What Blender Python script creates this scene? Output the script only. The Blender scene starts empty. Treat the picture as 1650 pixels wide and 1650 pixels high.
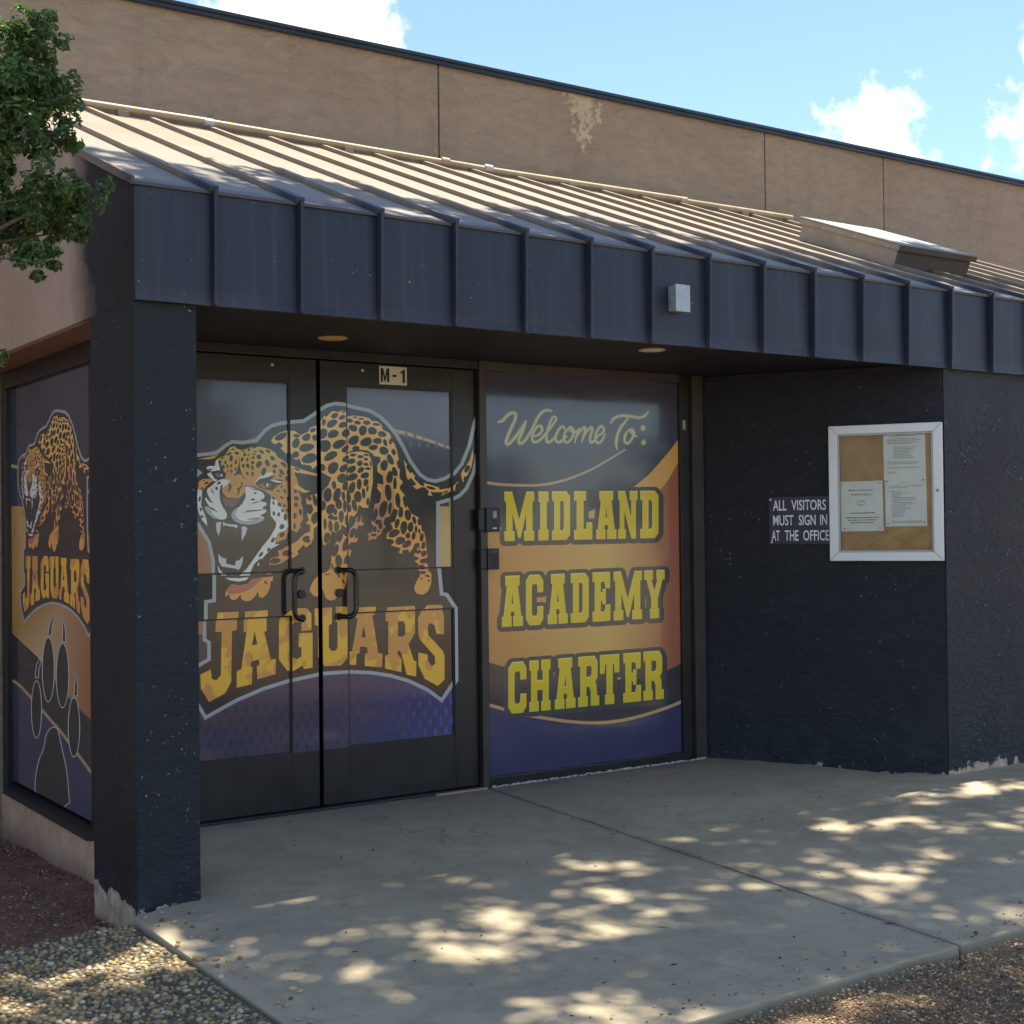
import bpy, bmesh, math, random
import numpy as np
from mathutils import Vector, Matrix
from mathutils.geometry import tessellate_polygon, delaunay_2d_cdt

# ------------------------------------------------------------------ camera
SC = bpy.context.scene
CAM = np.array([-3.07800, -6.19966, 1.35578])
CR = np.array([0.82651379, -0.56280319, -0.01129262])
CU = np.array([0.00222418, -0.01679572, 0.99985647])
CF = np.array([0.56291208, 0.82642028, 0.01263012])
FPX = 2250.497
cd = bpy.data.cameras.new('Camera')
cam = bpy.data.objects.new('Camera', cd)
SC.collection.objects.link(cam)
cd.sensor_width = 36.0
cd.lens = 36.0 * FPX / 1650.0
cd.clip_start = 0.05
cd.clip_end = 3000
cam.matrix_world = Matrix(((CR[0], CU[0], -CF[0], CAM[0]), (CR[1], CU[1], -CF[1], CAM[1]),
                           (CR[2], CU[2], -CF[2], CAM[2]), (0, 0, 0, 1)))
SC.camera = cam
SC.render.resolution_x = 1024
SC.render.resolution_y = 1024

# ------------------------------------------------------------------ light
SUN_DIR = Vector((0.26, 0.056, 0.965)).normalized()      # towards the sun
W = bpy.data.worlds.new('World')
SC.world = W
W.use_nodes = True
wn, wl = W.node_tree.nodes, W.node_tree.links
wn.clear()
w_out = wn.new('ShaderNodeOutputWorld')
w_bg = wn.new('ShaderNodeBackground')
sky = wn.new('ShaderNodeTexSky')
sky.sky_type = 'NISHITA'
sky.sun_disc = False
sky.sun_elevation = math.asin(SUN_DIR.z)
sky.sun_rotation = math.atan2(SUN_DIR.x, SUN_DIR.y)
sky.air_density = 1.0
sky.dust_density = 0.15
sky.altitude = 850
sky.ozone_density = 2.2
w_bg.inputs['Strength'].default_value = 0.078
# fair-weather cumulus in view, plus unseen clouds added as fill light
tc = wn.new('ShaderNodeTexCoord')
nz = wn.new('ShaderNodeTexNoise')
nz.inputs['Scale'].default_value = 15.0
nz.inputs['Detail'].default_value = 9.0
nz.inputs['Roughness'].default_value = 0.62
wl.new(tc.outputs['Generated'], nz.inputs['Vector'])
nz2 = wn.new('ShaderNodeTexNoise')
nz2.inputs['Scale'].default_value = 60.0
nz2.inputs['Detail'].default_value = 6.0
wl.new(tc.outputs['Generated'], nz2.inputs['Vector'])


def wmath(op, a, b=None, clamp=False):
    n = wn.new('ShaderNodeMath')
    n.operation = op
    n.use_clamp = clamp
    for i, v in enumerate((a, b)):
        if v is None:
            continue
        if isinstance(v, (int, float)):
            n.inputs[i].default_value = v
        else:
            wl.new(v, n.inputs[i])
    return n.outputs[0]


clouds = [((0.7270, 0.6370, 0.2480), 0.050, 1.0), ((0.7120, 0.6560, 0.2380), 0.030, 1.0), ((0.7480, 0.6150, 0.2250), 0.040, 1.0),
          ((0.4100, 0.8400, 0.3520), 0.042, 1.0), ((0.3700, 0.8600, 0.3440), 0.034, 1.0), ((0.4440, 0.8300, 0.3380), 0.030, .9),
          ((0.7960, 0.5300, 0.2950), 0.034, 1.0), ((0.7800, 0.5640, 0.2560), 0.028, .45)]
rc = random.Random(5)
for i in range(30):  # clouds out of view, added to brighten the shaded entrance
    a = rc.uniform(1.25, 2 * math.pi + .1)
    e = rc.uniform(.2, 1.0)
    clouds.append(((math.sin(a) * math.cos(e), math.cos(a) * math.cos(e), math.sin(e)), rc.uniform(.06, .16), 1.0))
mask = None
for c, r, wgt in clouds:
    v = wn.new('ShaderNodeVectorMath')
    v.operation = 'DISTANCE'
    wl.new(tc.outputs['Generated'], v.inputs[0])
    v.inputs[1].default_value = Vector(c).normalized()
    d = wmath('MULTIPLY', v.outputs['Value'], -1.0 / r)
    d = wmath('ADD', d, 1.0)
    d = wmath('MULTIPLY', d, wgt)
    mask = d if mask is None else wmath('MAXIMUM', mask, d)
nn = wmath('SUBTRACT', nz.outputs['Fac'], 0.5)
nn = wmath('MULTIPLY', nn, 2.4)
n2 = wmath('SUBTRACT', nz2.outputs['Fac'], 0.5)
n2 = wmath('MULTIPLY', n2, 0.8)
mk = wmath('ADD', wmath('ADD', mask, nn), n2)
mk = wmath('MULTIPLY', mk, 2.0, True)
mk = wmath('MULTIPLY', mk, wmath('MULTIPLY', wmath('ADD', mask, 0.35), 3.0, True), True)
shade = wn.new('ShaderNodeMix')
shade.data_type = 'RGBA'
wl.new(nz2.outputs['Fac'], shade.inputs[0])
shade.inputs[6].default_value = (4.6, 4.8, 5.2, 1)
shade.inputs[7].default_value = (6.6, 6.6, 6.5, 1)
mixc = wn.new('ShaderNodeMix')
mixc.data_type = 'RGBA'
wl.new(mk, mixc.inputs[0])
wl.new(sky.outputs['Color'], mixc.inputs[6])
wl.new(shade.outputs[2], mixc.inputs[7])
wl.new(mixc.outputs[2], w_bg.inputs['Color'])
wl.new(w_bg.outputs[0], w_out.inputs[0])

sd = bpy.data.lights.new('Sun', 'SUN')
sun = bpy.data.objects.new('Sun', sd)
SC.collection.objects.link(sun)
sd.energy = 4.0
sd.angle = math.radians(0.55)
sd.color = (1.0, 0.92, 0.76)
sun.rotation_euler = SUN_DIR.to_track_quat('Z', 'Y').to_euler()
sun.location = (6, 2, 18)

SC.view_settings.view_transform = 'Standard'
SC.view_settings.look = 'None'
SC.view_settings.exposure = 1.78
SC.view_settings.gamma = 1.0
SC.view_settings.use_curve_mapping = False

# ------------------------------------------------------------------ helpers
R = random.Random(11)
COL = SC.collection


def ray(x, y):
    return CF + CR * (x - 825) / FPX - CU * (y - 825) / FPX


def onp(x, y, ax, v):                       # a pixel's direction met with a wall plane
    d = ray(x, y)
    return CAM + d * (v - CAM[ax]) / d[ax]


def lin(c):
    return tuple((v / 255 / 12.92) if v / 255 <= .04045 else ((v / 255 + .055) / 1.055) ** 2.4 for v in c)


class NT:
    def __init__(s, name):
        s.m = bpy.data.materials.new(name)
        s.m.use_nodes = True
        s.n, s.l = s.m.node_tree.nodes, s.m.node_tree.links
        s.b = s.n['Principled BSDF']
        s.pos = None

    def P(s):
        if s.pos is None:
            g = s.n.new('ShaderNodeNewGeometry')
            s.geo = g
            s.pos = g.outputs['Position']
        return s.pos

    def scaled(s, v):
        m = s.n.new('ShaderNodeVectorMath')
        m.operation = 'MULTIPLY'
        s.l.new(s.P(), m.inputs[0])
        m.inputs[1].default_value = v
        return m.outputs[0]

    def noise(s, scale, detail=4, rough=.55, dist=0, vec=None):
        t = s.n.new('ShaderNodeTexNoise')
        t.inputs['Scale'].default_value = scale
        t.inputs['Detail'].default_value = detail
        t.inputs['Roughness'].default_value = rough
        t.inputs['Distortion'].default_value = dist
        s.l.new(vec or s.P(), t.inputs['Vector'])
        return t.outputs['Fac']

    def math(s, op, a, b=0.0, clamp=False):
        m = s.n.new('ShaderNodeMath')
        m.operation = op
        m.use_clamp = clamp
        for i, v in enumerate((a, b)):
            if isinstance(v, (int, float)):
                m.inputs[i].default_value = v
            else:
                s.l.new(v, m.inputs[i])
        return m.outputs[0]

    def ramp(s, fac, lo, hi, a=0.0, b=1.0):
        m = s.n.new('ShaderNodeMapRange')
        m.clamp = True
        s.l.new(fac, m.inputs[0])
        m.inputs[1].default_value = lo
        m.inputs[2].default_value = hi
        m.inputs[3].default_value = a
        m.inputs[4].default_value = b
        return m.outputs[0]

    def mix(s, fac, a, b):
        m = s.n.new('ShaderNodeMix')
        m.data_type = 'RGBA'
        for i, v in ((0, fac), (6, a), (7, b)):
            if isinstance(v, (int, float)):
                m.inputs[i].default_value = v
            elif isinstance(v, tuple):
                m.inputs[i].default_value = (*v[:3], 1)
            else:
                s.l.new(v, m.inputs[i])
        return m.outputs[2]

    def sep(s):
        x = s.n.new('ShaderNodeSeparateXYZ')
        s.l.new(s.P(), x.inputs[0])
        return x.outputs

    def color(s, v):
        if isinstance(v, tuple):
            s.b.inputs['Base Color'].default_value = (*v[:3], 1)
        else:
            s.l.new(v, s.b.inputs['Base Color'])
        return s

    def bump(s, h, strength=.4, dist=.01, normal=None):
        b = s.n.new('ShaderNodeBump')
        b.inputs['Strength'].default_value = strength
        b.inputs['Distance'].default_value = dist
        s.l.new(h, b.inputs['Height'])
        if normal is not None:
            s.l.new(normal, b.inputs['Normal'])
        s.l.new(b.outputs[0], s.b.inputs['Normal'])
        return b.outputs[0]

    def set(s, rough=.6, spec=.5, metal=0.0, coat=0.0, coat_r=.05):
        i = s.b.inputs
        if isinstance(rough, (int, float)):
            i['Roughness'].default_value = rough
        else:
            s.l.new(rough, i['Roughness'])
        i['Specular IOR Level'].default_value = spec
        i['Metallic'].default_value = metal
        i['Coat Weight'].default_value = coat
        i['Coat Roughness'].default_value = coat_r
        return s


MT = {}


def simple(name, col, rough=.5, spec=.5, metal=0.0, var=.18, vs=9.0, bump=0.0, bs=120.0, bd=.002, coat=0.0):
    t = NT(name)
    n = t.noise(vs, 6, .6)
    f = t.ramp(n, .3, .7)
    t.color(t.mix(f, tuple(c * (1 - var) for c in col), tuple(min(1, c * (1 + var)) for c in col)))
    t.set(t.ramp(n, .3, .7, max(.02, rough - .07), min(1, rough + .07)), spec, metal, coat)
    if bump:
        t.bump(t.noise(bs, 3), bump, bd)
    MT[name] = t.m
    return t.m


def stucco(name, mode):
    t = NT(name)
    big = t.noise(1.3, 5, .6)
    trowel = t.noise(7.0, 7, .62, 1.4, t.scaled((1, 1, 1.7)))
    fine = t.noise(90, 3, .6)
    x, y, z = t.sep()
    tan = t.mix(t.ramp(big, .3, .7), (.310, .238, .178), (.375, .298, .230))
    tan = t.mix(t.math('MULTIPLY', t.ramp(trowel, .55, .75), .35), tan, (.40, .30, .20))
    # flaked pale patches on the parapet, with ragged edges
    flake = t.noise(26, 6, .7)
    px = t.math('ABSOLUTE', t.math('SUBTRACT', x, 2.79))
    top = t.math('MULTIPLY', t.math('SUBTRACT', z, 3.93), .52)
    rag = t.math('MULTIPLY', t.math('SUBTRACT', t.noise(6.5, 6, .7), .5), .55)
    inp_ = t.math('ADD', t.math('SUBTRACT', top, px), rag)
    inpatch = t.ramp(inp_, -.05, .10)
    pm = t.ramp(t.math('ADD', t.math('MULTIPLY', flake, .9), t.math('MULTIPLY', inpatch, .45)), .80, .86)
    pm = t.math('MULTIPLY', pm, t.math('MULTIPLY', inpatch, t.ramp(z, 4.385, 4.36)))
    chalk = t.math('MULTIPLY', t.ramp(t.noise(5.5, 7, .7, .6), .60, .74), t.ramp(z, 3.75, 4.25, .2, .65))
    tan = t.mix(t.math('MAXIMUM', pm, t.math('MULTIPLY', chalk, .75)), tan, (.56, .455, .31))
    # rain streaks
    st = t.noise(1.0, 5, .6, 0, t.scaled((9, 9, .55)))
    tan = t.mix(t.math('MULTIPLY', t.ramp(st, .55, .80), .28), tan, (.17, .125, .092))
    navy = t.mix(t.ramp(big, .3, .7), (.0080, .0105, .0150), (.0140, .0175, .0245))
    spk = t.ramp(t.noise(64, 3, .55), .690, .715)
    spk = t.math('MULTIPLY', spk, t.ramp(t.noise(2.6, 5, .7), .44, .58))
    scuff = t.math('MULTIPLY', t.ramp(t.noise(11, 9, .78, 1.6, t.scaled((.6, .6, 2.2))), .57, .74), t.ramp(t.noise(1.1, 4), .40, .62, .03, .22))
    dust = t.math('MULTIPLY', t.ramp(z, .55, .0), t.ramp(t.noise(4.0, 7, .7), .42, .72, 0, .16))
    scuff = t.math('MAXIMUM', scuff, dust)
    nv = t.mix(scuff, navy, (.12, .14, .17))
    nv = t.mix(t.math('MULTIPLY', spk, .75), nv, (.50, .48, .42))
    if mode == 'tan':
        c = tan
    else:
        # paint lost along the foot of the wall, bare plaster below
        pn = t.noise(9, 6, .68, .4)
        hgt = {'column': (-.016, .26, .52), 'wall': (-.022, .40, .55), 'front': (.012, .40, .52)}.get(mode, (-9, .3, .5))
        lim = t.math('ADD', t.math('MULTIPLY', t.math('SUBTRACT', pn, hgt[2]), hgt[1]), hgt[0])
        peel = t.ramp(t.math('SUBTRACT', lim, z), -.004, .004)
        plaster = t.mix(t.ramp(t.noise(20, 4), .35, .65), (.38, .27, .175), (.56, .46, .34))
        c = t.mix(peel, nv, plaster)
        if mode == 'fade':
            # dark paint sprayed round the corner, fading out on the tan side
            f = t.ramp(t.math('ADD', y, t.math('MULTIPLY', t.math('SUBTRACT', t.noise(3.5, 5), .5), .34)), -.72, -.42)
            c = t.mix(f, nv, tan)
    t.color(c)
    t.set(t.ramp(big, .3, .7, .50, .68) if mode != 'tan' else .85, .34 if mode != 'tan' else .25)
    h = t.math('ADD', trowel, t.math('MULTIPLY', fine, .22))
    t.bump(h, .9 if mode == 'tan' else .65, .040 if mode == 'tan' else .02)
    MT[name] = t.m
    return t.m


stucco('tan_stucco', 'tan')
stucco('navy_stucco_column', 'column')
stucco('navy_stucco_wall', 'wall')
stucco('navy_stucco_front', 'front')
stucco('navy_to_tan_stucco', 'fade')
t = NT('navy_sheet_metal')
n1 = t.noise(1.4, 5, .6)
streak = t.ramp(t.noise(1.0, 6, .65, 0, t.scaled((22, 22, .8))), .50, .74)
col = t.mix(t.ramp(n1, .3, .7), (.0140, .0195, .0350), (.0205, .0270, .0450))
col = t.mix(t.math('MULTIPLY', streak, .28), col, (.085, .092, .105))
col = t.mix(t.math('MULTIPLY', t.ramp(t.noise(16, 8, .8, 1.2), .60, .76), .16), col, (.15, .15, .15))
col = t.mix(t.ramp(t.noise(75, 2, .5), .765, .785, 0, .7), col, (.45, .43, .38))
zz = t.sep()[2]
col = t.mix(t.math('MULTIPLY', t.ramp(zz, 2.28, 2.215, 0, .35), t.ramp(n1, .35, .6)), col, (.10, .095, .09))
t.color(col)
t.set(t.ramp(n1, .3, .7, .38, .56), .4)
t.bump(t.noise(2.6, 3, .5), .35, .03)
MT['navy_sheet_metal'] = t.m
simple('navy_soffit', (.020, .020, .025), .6, .4, 0, .3, 4.0, .2, 40, .004)
simple('brown_soffit', (.17, .10, .082), .8, .3, 0, .2, 6.0, .3, 60, .004)
simple('coping_metal', (.035, .044, .054), .38, .5, .3, .2, 2.0, .1, 6, .01)
simple('black_aluminium', (.0125, .0125, .0135), .34, .5, 0, .25, 5.0, .05, 200, .001)
simple('bronze_aluminium', (.050, .042, .038), .40, .5, .2, .2, 6.0)
simple('black_gap', (.003, .003, .003), .8, .1)
simple('handle_black', (.008, .008, .009), .25, .5, 0, .2)
simple('lock_metal', (.03, .03, .032), .30, .5, .6, .2)
simple('steel_screw', (.55, .55, .53), .3, .5, .9, .1)
simple('galvanised', (.36, .38, .39), .42, .5, .35, .12, 14)
simple('plastic_black', (.012, .012, .013), .4, .5)
simple('plastic_grey', (.34, .36, .37), .4, .5)
simple('plastic_white', (.78, .78, .75), .35, .5, 0, .03)
simple('conduit_paint', (.33, .265, .18), .55, .4, 0, .2, 7)
simple('amber_lens', (.92, .47, .09), .45, .5, 0, .12)
simple('white_lens', (.80, .76, .66), .45, .5, 0, .08)
simple('light_trim', (.55, .44, .30), .4, .5, 0, .1)
simple('white_frame', (.66, .68, .67), .38, .5, .15, .05, 5)
simple('cork', (.40, .235, .082), .9, .2, 0, .22, 5, .3, 220, .002)
simple('paper', (.74, .74, .68), .8, .2, 0, .03)
simple('ink_grey', (.20, .20, .20), .8, .2)
simple('ink_black', (.03, .03, .035), .8, .2)
simple('ink_green', (.10, .16, .14), .8, .2)
simple('pin_dark', (.03, .03, .04), .35, .5)
simple('pin_red', (.45, .05, .05), .35, .5)
simple('sign_blue', (.012, .013, .040), .45, .5, 0, .15)
simple('sign_white', (.80, .80, .77), .5, .4, 0, .04)
simple('sign_cream', (.66, .64, .52), .5, .4, 0, .08, 20)
simple('sign_black', (.008, .008, .010), .5, .4)
simple('bark', (.10, .075, .055), .9, .2, 0, .3, 12, .6, 30, .01)
simple('caulk', (.50, .47, .40), .85, .2, 0, .25, 30, .5, 60, .004)
simple('threshold_tan', (.36, .25, .16), .7, .3)
simple('litter', (.035, .026, .018), .9, .2, 0, .5, 60)

# weathered roof sheet
SP_, X0_ = 0.35582, -1.04015
t = NT('roof_sheet')
x, y, z = t.sep()
a = t.noise(2.2, 6, .65)
dirt = t.ramp(t.noise(9, 7, .7, .5), .45, .75)
base = t.mix(t.ramp(a, .3, .7), (.180, .143, .103), (.235, .190, .142))
base = t.mix(t.math('MULTIPLY', dirt, .45), base, (.24, .19, .15))
edge = t.ramp(t.math('ADD', y, t.math('MULTIPLY', a, .16)), -1.10, -1.02)
rx_m = t.math('FRACT', t.math('DIVIDE', t.math('SUBTRACT', x, X0_), SP_))
rib_bands = t.math('MAXIMUM', t.ramp(rx_m, .86, .95), t.ramp(rx_m, .12, .05))  # darker bands along both sides of each rib
base = t.mix(t.math('MULTIPLY', rib_bands, t.ramp(a, .3, .6, .35, .8)), base, (.10, .078, .058))
t.color(t.mix(edge, (.085, .085, .095), base))
t.set(.50, .4)
t.bump(t.noise(4, 3), .15, .01)
MT['roof_sheet'] = t.m
t = NT('roof_rib')
x, y, z = t.sep()
a = t.noise(5, 6, .65)
base = t.mix(t.ramp(a, .3, .7), (.200, .155, .110), (.262, .208, .153))
edge = t.ramp(t.math('ADD', y, t.math('MULTIPLY', a, .2)), -1.02, -.86)
t.color(t.mix(edge, (.036, .045, .066), base))
t.set(.5, .4)
MT['roof_rib'] = t.m
t = NT('vent_paint')
a = t.noise(6, 6, .65)
t.color(t.mix(t.ramp(a, .35, .65), (.27, .215, .16), (.34, .28, .215)))
t.set(.55, .4)
MT['vent_paint'] = t.m
simple('vent_lid_metal', (.25, .255, .245), .62, .3, 0, .25, 6)
simple('vent_shade', (.055, .045, .042), .6, .4, 0, .3)  # darker copy of the box colour, shade painted on its front

# concrete
t = NT('concrete')
x, y, z = t.sep()
a = t.noise(.9, 6, .6)
b = t.noise(5, 8, .72, .6)
c = t.noise(60, 4, .6)
col = t.mix(t.ramp(a, .3, .7), (.350, .288, .188), (.430, .362, .250))
col = t.mix(t.math('MULTIPLY', t.ramp(b, .46, .72), .55), col, (.190, .160, .115))
blot = t.ramp(t.noise(2.4, 8, .74, .9), .48, .62)
col = t.mix(t.math('MULTIPLY', blot, .34), col, (.225, .190, .135))
col = t.mix(t.math('MULTIPLY', t.ramp(t.noise(3.3, 7, .72, .5), .56, .70), .35), col, (.49, .44, .345))
ck = t.n.new('ShaderNodeTexVoronoi')
ck.feature = 'DISTANCE_TO_EDGE'
ck.inputs['Scale'].default_value = .42
wv = t.n.new('ShaderNodeVectorMath')
wv.operation = 'ADD'
wz = t.n.new('ShaderNodeTexNoise')
wz.inputs['Scale'].default_value = 2.5
wz.inputs['Detail'].default_value = 8
t.l.new(t.P(), wz.inputs['Vector'])
t.l.new(t.P(), wv.inputs[0])
t.l.new(wz.outputs['Color'], wv.inputs[1])
t.l.new(wv.outputs[0], ck.inputs['Vector'])
col = t.mix(t.math('MULTIPLY', t.ramp(ck.outputs['Distance'], .004, .0015), t.ramp(t.noise(.8, 3), .52, .60, 0, .55)), col, (.07, .06, .05))
dirt = t.math('MULTIPLY', t.ramp(y, -.22, -.02), t.ramp(b, .35, .6, .2, .8))
col = t.mix(dirt, col, (.13, .105, .075))
door_warm = t.math('MULTIPLY', t.ramp(y, -1.0, -.3), .55)  # browner towards the doors
col = t.mix(t.math('MULTIPLY', door_warm, t.ramp(a, .25, .6)), col, (.27, .205, .15))
col = t.mix(t.math('MULTIPLY', t.ramp(t.noise(2.1, 5, .7), .62, .7), .4), col, (.30, .215, .14))
jd = t.math('ABSOLUTE', t.math('SUBTRACT', x, t.math('ADD', t.math('MULTIPLY', y, .0558), .9517)))
col = t.mix(t.math('MULTIPLY', t.ramp(jd, .05, .0, 0, .5), t.ramp(b, .35, .6)), col, (.10, .09, .075))
spots = t.ramp(t.noise(34, 3, .5), .70, .74)
col = t.mix(t.math('MULTIPLY', spots, .55), col, (.07, .06, .05))
col = t.mix(t.math('MULTIPLY', t.ramp(c, .45, .7), .25), col, (.36, .35, .32))
t.color(col)
t.set(.85, .25)
t.bump(t.math('ADD', t.math('MULTIPLY', c, .6), b), .22, .006)
MT['concrete'] = t.m
t = NT('curb_plaster')
col = t.mix(t.ramp(t.noise(4, 7, .7), .35, .65), (.40, .255, .17), (.56, .395, .28))
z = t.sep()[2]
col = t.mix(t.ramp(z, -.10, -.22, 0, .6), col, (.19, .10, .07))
t.color(col)
t.set(.9, .2)
t.bump(t.noise(30, 5, .7), .4, .008)
MT['curb_plaster'] = t.m
# soil
t = NT('soil')
g = t.noise(.16, 4)
a = t.noise(6, 8, .7)
col = t.mix(t.ramp(a, .3, .7), (.165, .080, .052), (.29, .160, .105))
col = t.mix(t.ramp(t.noise(70, 4, .6), .58, .72, 0, .5), col, (.24, .16, .11))
rr = t.n.new('ShaderNodeVectorMath')
rr.operation = 'LENGTH'
t.l.new(t.P(), rr.inputs[0])
far = t.math('MULTIPLY', t.ramp(rr.outputs['Value'], 9, 16), t.ramp(g, .35, .6, .5, 1))
bounce_ground = t.mix(t.ramp(t.noise(.5, 6, .7), .35, .65), (.25, .205, .145), (.33, .28, .205))  # unseen far ground, made pale to bounce light at the entrance
yy = t.sep()[1]
col = t.mix(t.ramp(yy, -2.9, -3.1), col, t.mix(t.ramp(a, .3, .7), (.14, .092, .055), (.27, .185, .115)))
t.color(t.mix(far, col, bounce_ground))
t.set(.95, .15)
t.bump(t.math('ADD', a, t.math('MULTIPLY', t.noise(80, 4, .65), .5)), .9, .02)
MT['soil'] = t.m
t = NT('aggregate_matrix')
col = t.mix(t.ramp(t.noise(40, 5), .35, .65), (.10, .085, .065), (.17, .145, .11))
t.color(col)
t.set(.9, .2)
t.bump(t.noise(90, 4), .6, .008)
MT['aggregate_matrix'] = t.m


def island(name, stops, rough=.6, spec=.4, trans=0.0, tcol=None, bump=0):
    t = NT(name)
    t.P()
    r = t.n.new('ShaderNodeValToRGB')
    r.color_ramp.interpolation = 'LINEAR'
    e = r.color_ramp.elements
    while len(e) < len(stops):
        e.new(.5)
    for k, (p, c) in enumerate(stops):
        e[k].position = p
        e[k].color = (*c, 1)
    t.l.new(t.geo.outputs['Random Per Island'], r.inputs[0])
    t.color(r.outputs[0])
    t.set(rough, spec)
    if bump:
        t.bump(t.noise(bump, 3), .3, .003)
    if trans:
        tr = t.n.new('ShaderNodeBsdfTranslucent')
        tr.inputs[0].default_value = (*tcol, 1)
        mx = t.n.new('ShaderNodeMixShader')
        mx.inputs[0].default_value = trans
        out = t.n['Material Output']
        t.l.new(t.b.outputs[0], mx.inputs[1])
        t.l.new(tr.outputs[0], mx.inputs[2])
        t.l.new(mx.outputs[0], out.inputs[0])
    MT[name] = t.m


island('pebble', [(0, (.060, .052, .038)), (.2, (.24, .175, .08)), (.42, (.40, .28, .12)), (.55, (.13, .12, .085)),
                  (.72, (.48, .38, .21)), (.84, (.36, .19, .06)), (1, (.58, .51, .36))], .55, .4, bump=90)
island('mulch', [(0, (.10, .060, .035)), (.4, (.28, .175, .095)), (.75, (.43, .29, .165)), (1, (.58, .45, .29))], .85, .2)
island('soil_crumb', [(0, (.12, .062, .042)), (.6, (.24, .135, .09)), (.94, (.28, .18, .13)), (1, (.46, .38, .29))], .9, .2)
island('leaf', [(0, (.026, .058, .022)), (.5, (.055, .115, .042)), (.85, (.085, .150, .055)), (1, (.16, .19, .055))],
       .36, .5, .34, (.14, .24, .05))
island('leaf_high', [(0, (.025, .05, .016)), (.6, (.045, .085, .026)), (1, (.09, .12, .04))], .5, .4, .34, (.12, .20, .05))

# printed vinyl film: the ink colour is stored on the printed shapes
t = NT('vinyl_print')
at = t.n.new('ShaderNodeAttribute')
at.attribute_name = 'ink'
f = t.math('MULTIPLY', t.ramp(t.noise(3.0, 6, .6), .35, .7), .05)
t.color(t.mix(f, at.outputs['Color'], (.30, .29, .28)))
t.set(t.ramp(t.noise(2.2, 4), .3, .7, .10, .17), .5, 0, .45, .05)
t.bump(t.noise(3.5, 2), .05, .02)
MT['vinyl_print'] = t.m
t = NT('letter_print')              # yellow and orange mottled fur pattern inside the big letters
v = t.n.new('ShaderNodeTexVoronoi')
v.inputs['Scale'].default_value = 11
t.l.new(t.scaled((1, 1, .62)), v.inputs['Vector'])
f = t.ramp(t.math('ADD', v.outputs['Distance'], t.math('MULTIPLY', t.noise(9, 3), .25)), .40, .43)
f2 = t.ramp(t.noise(3.2, 3, .5, 1.5), .52, .55)
f3 = t.math('MAXIMUM', t.math('SUBTRACT', 1.0, f), f2)
t.color(t.mix(f3, (.90, .50, .05), (.70, .32, .075)))
t.set(.13, .5, 0, .45, .05)
MT['letter_print'] = t.m
t = NT('dark_glass')
t.color((.012, .013, .016))
t.set(.04, .5)
MT['dark_glass'] = t.m
t = NT('clear_glass')
mxs = t.n.new('ShaderNodeMixShader')
gl = t.n.new('ShaderNodeBsdfGlossy')
gl.inputs['Roughness'].default_value = .06
tr = t.n.new('ShaderNodeBsdfTransparent')
tr.inputs[0].default_value = (.96, .97, .96, 1)
fr = t.n.new('ShaderNodeFresnel')
fr.inputs[0].default_value = 1.25
bb = t.n.new('ShaderNodeBump')
bb.inputs['Strength'].default_value = .16
bb.inputs['Distance'].default_value = .05
t.l.new(t.noise(7, 2, .5, 1.2), bb.inputs['Height'])
t.l.new(bb.outputs[0], gl.inputs['Normal'])
t.l.new(bb.outputs[0], fr.inputs['Normal'])
t.l.new(fr.outputs[0], mxs.inputs[0])
t.l.new(tr.outputs[0], mxs.inputs[1])
t.l.new(gl.outputs[0], mxs.inputs[2])
t.l.new(mxs.outputs[0], t.n['Material Output'].inputs[0])
MT['clear_glass'] = t.m


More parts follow.
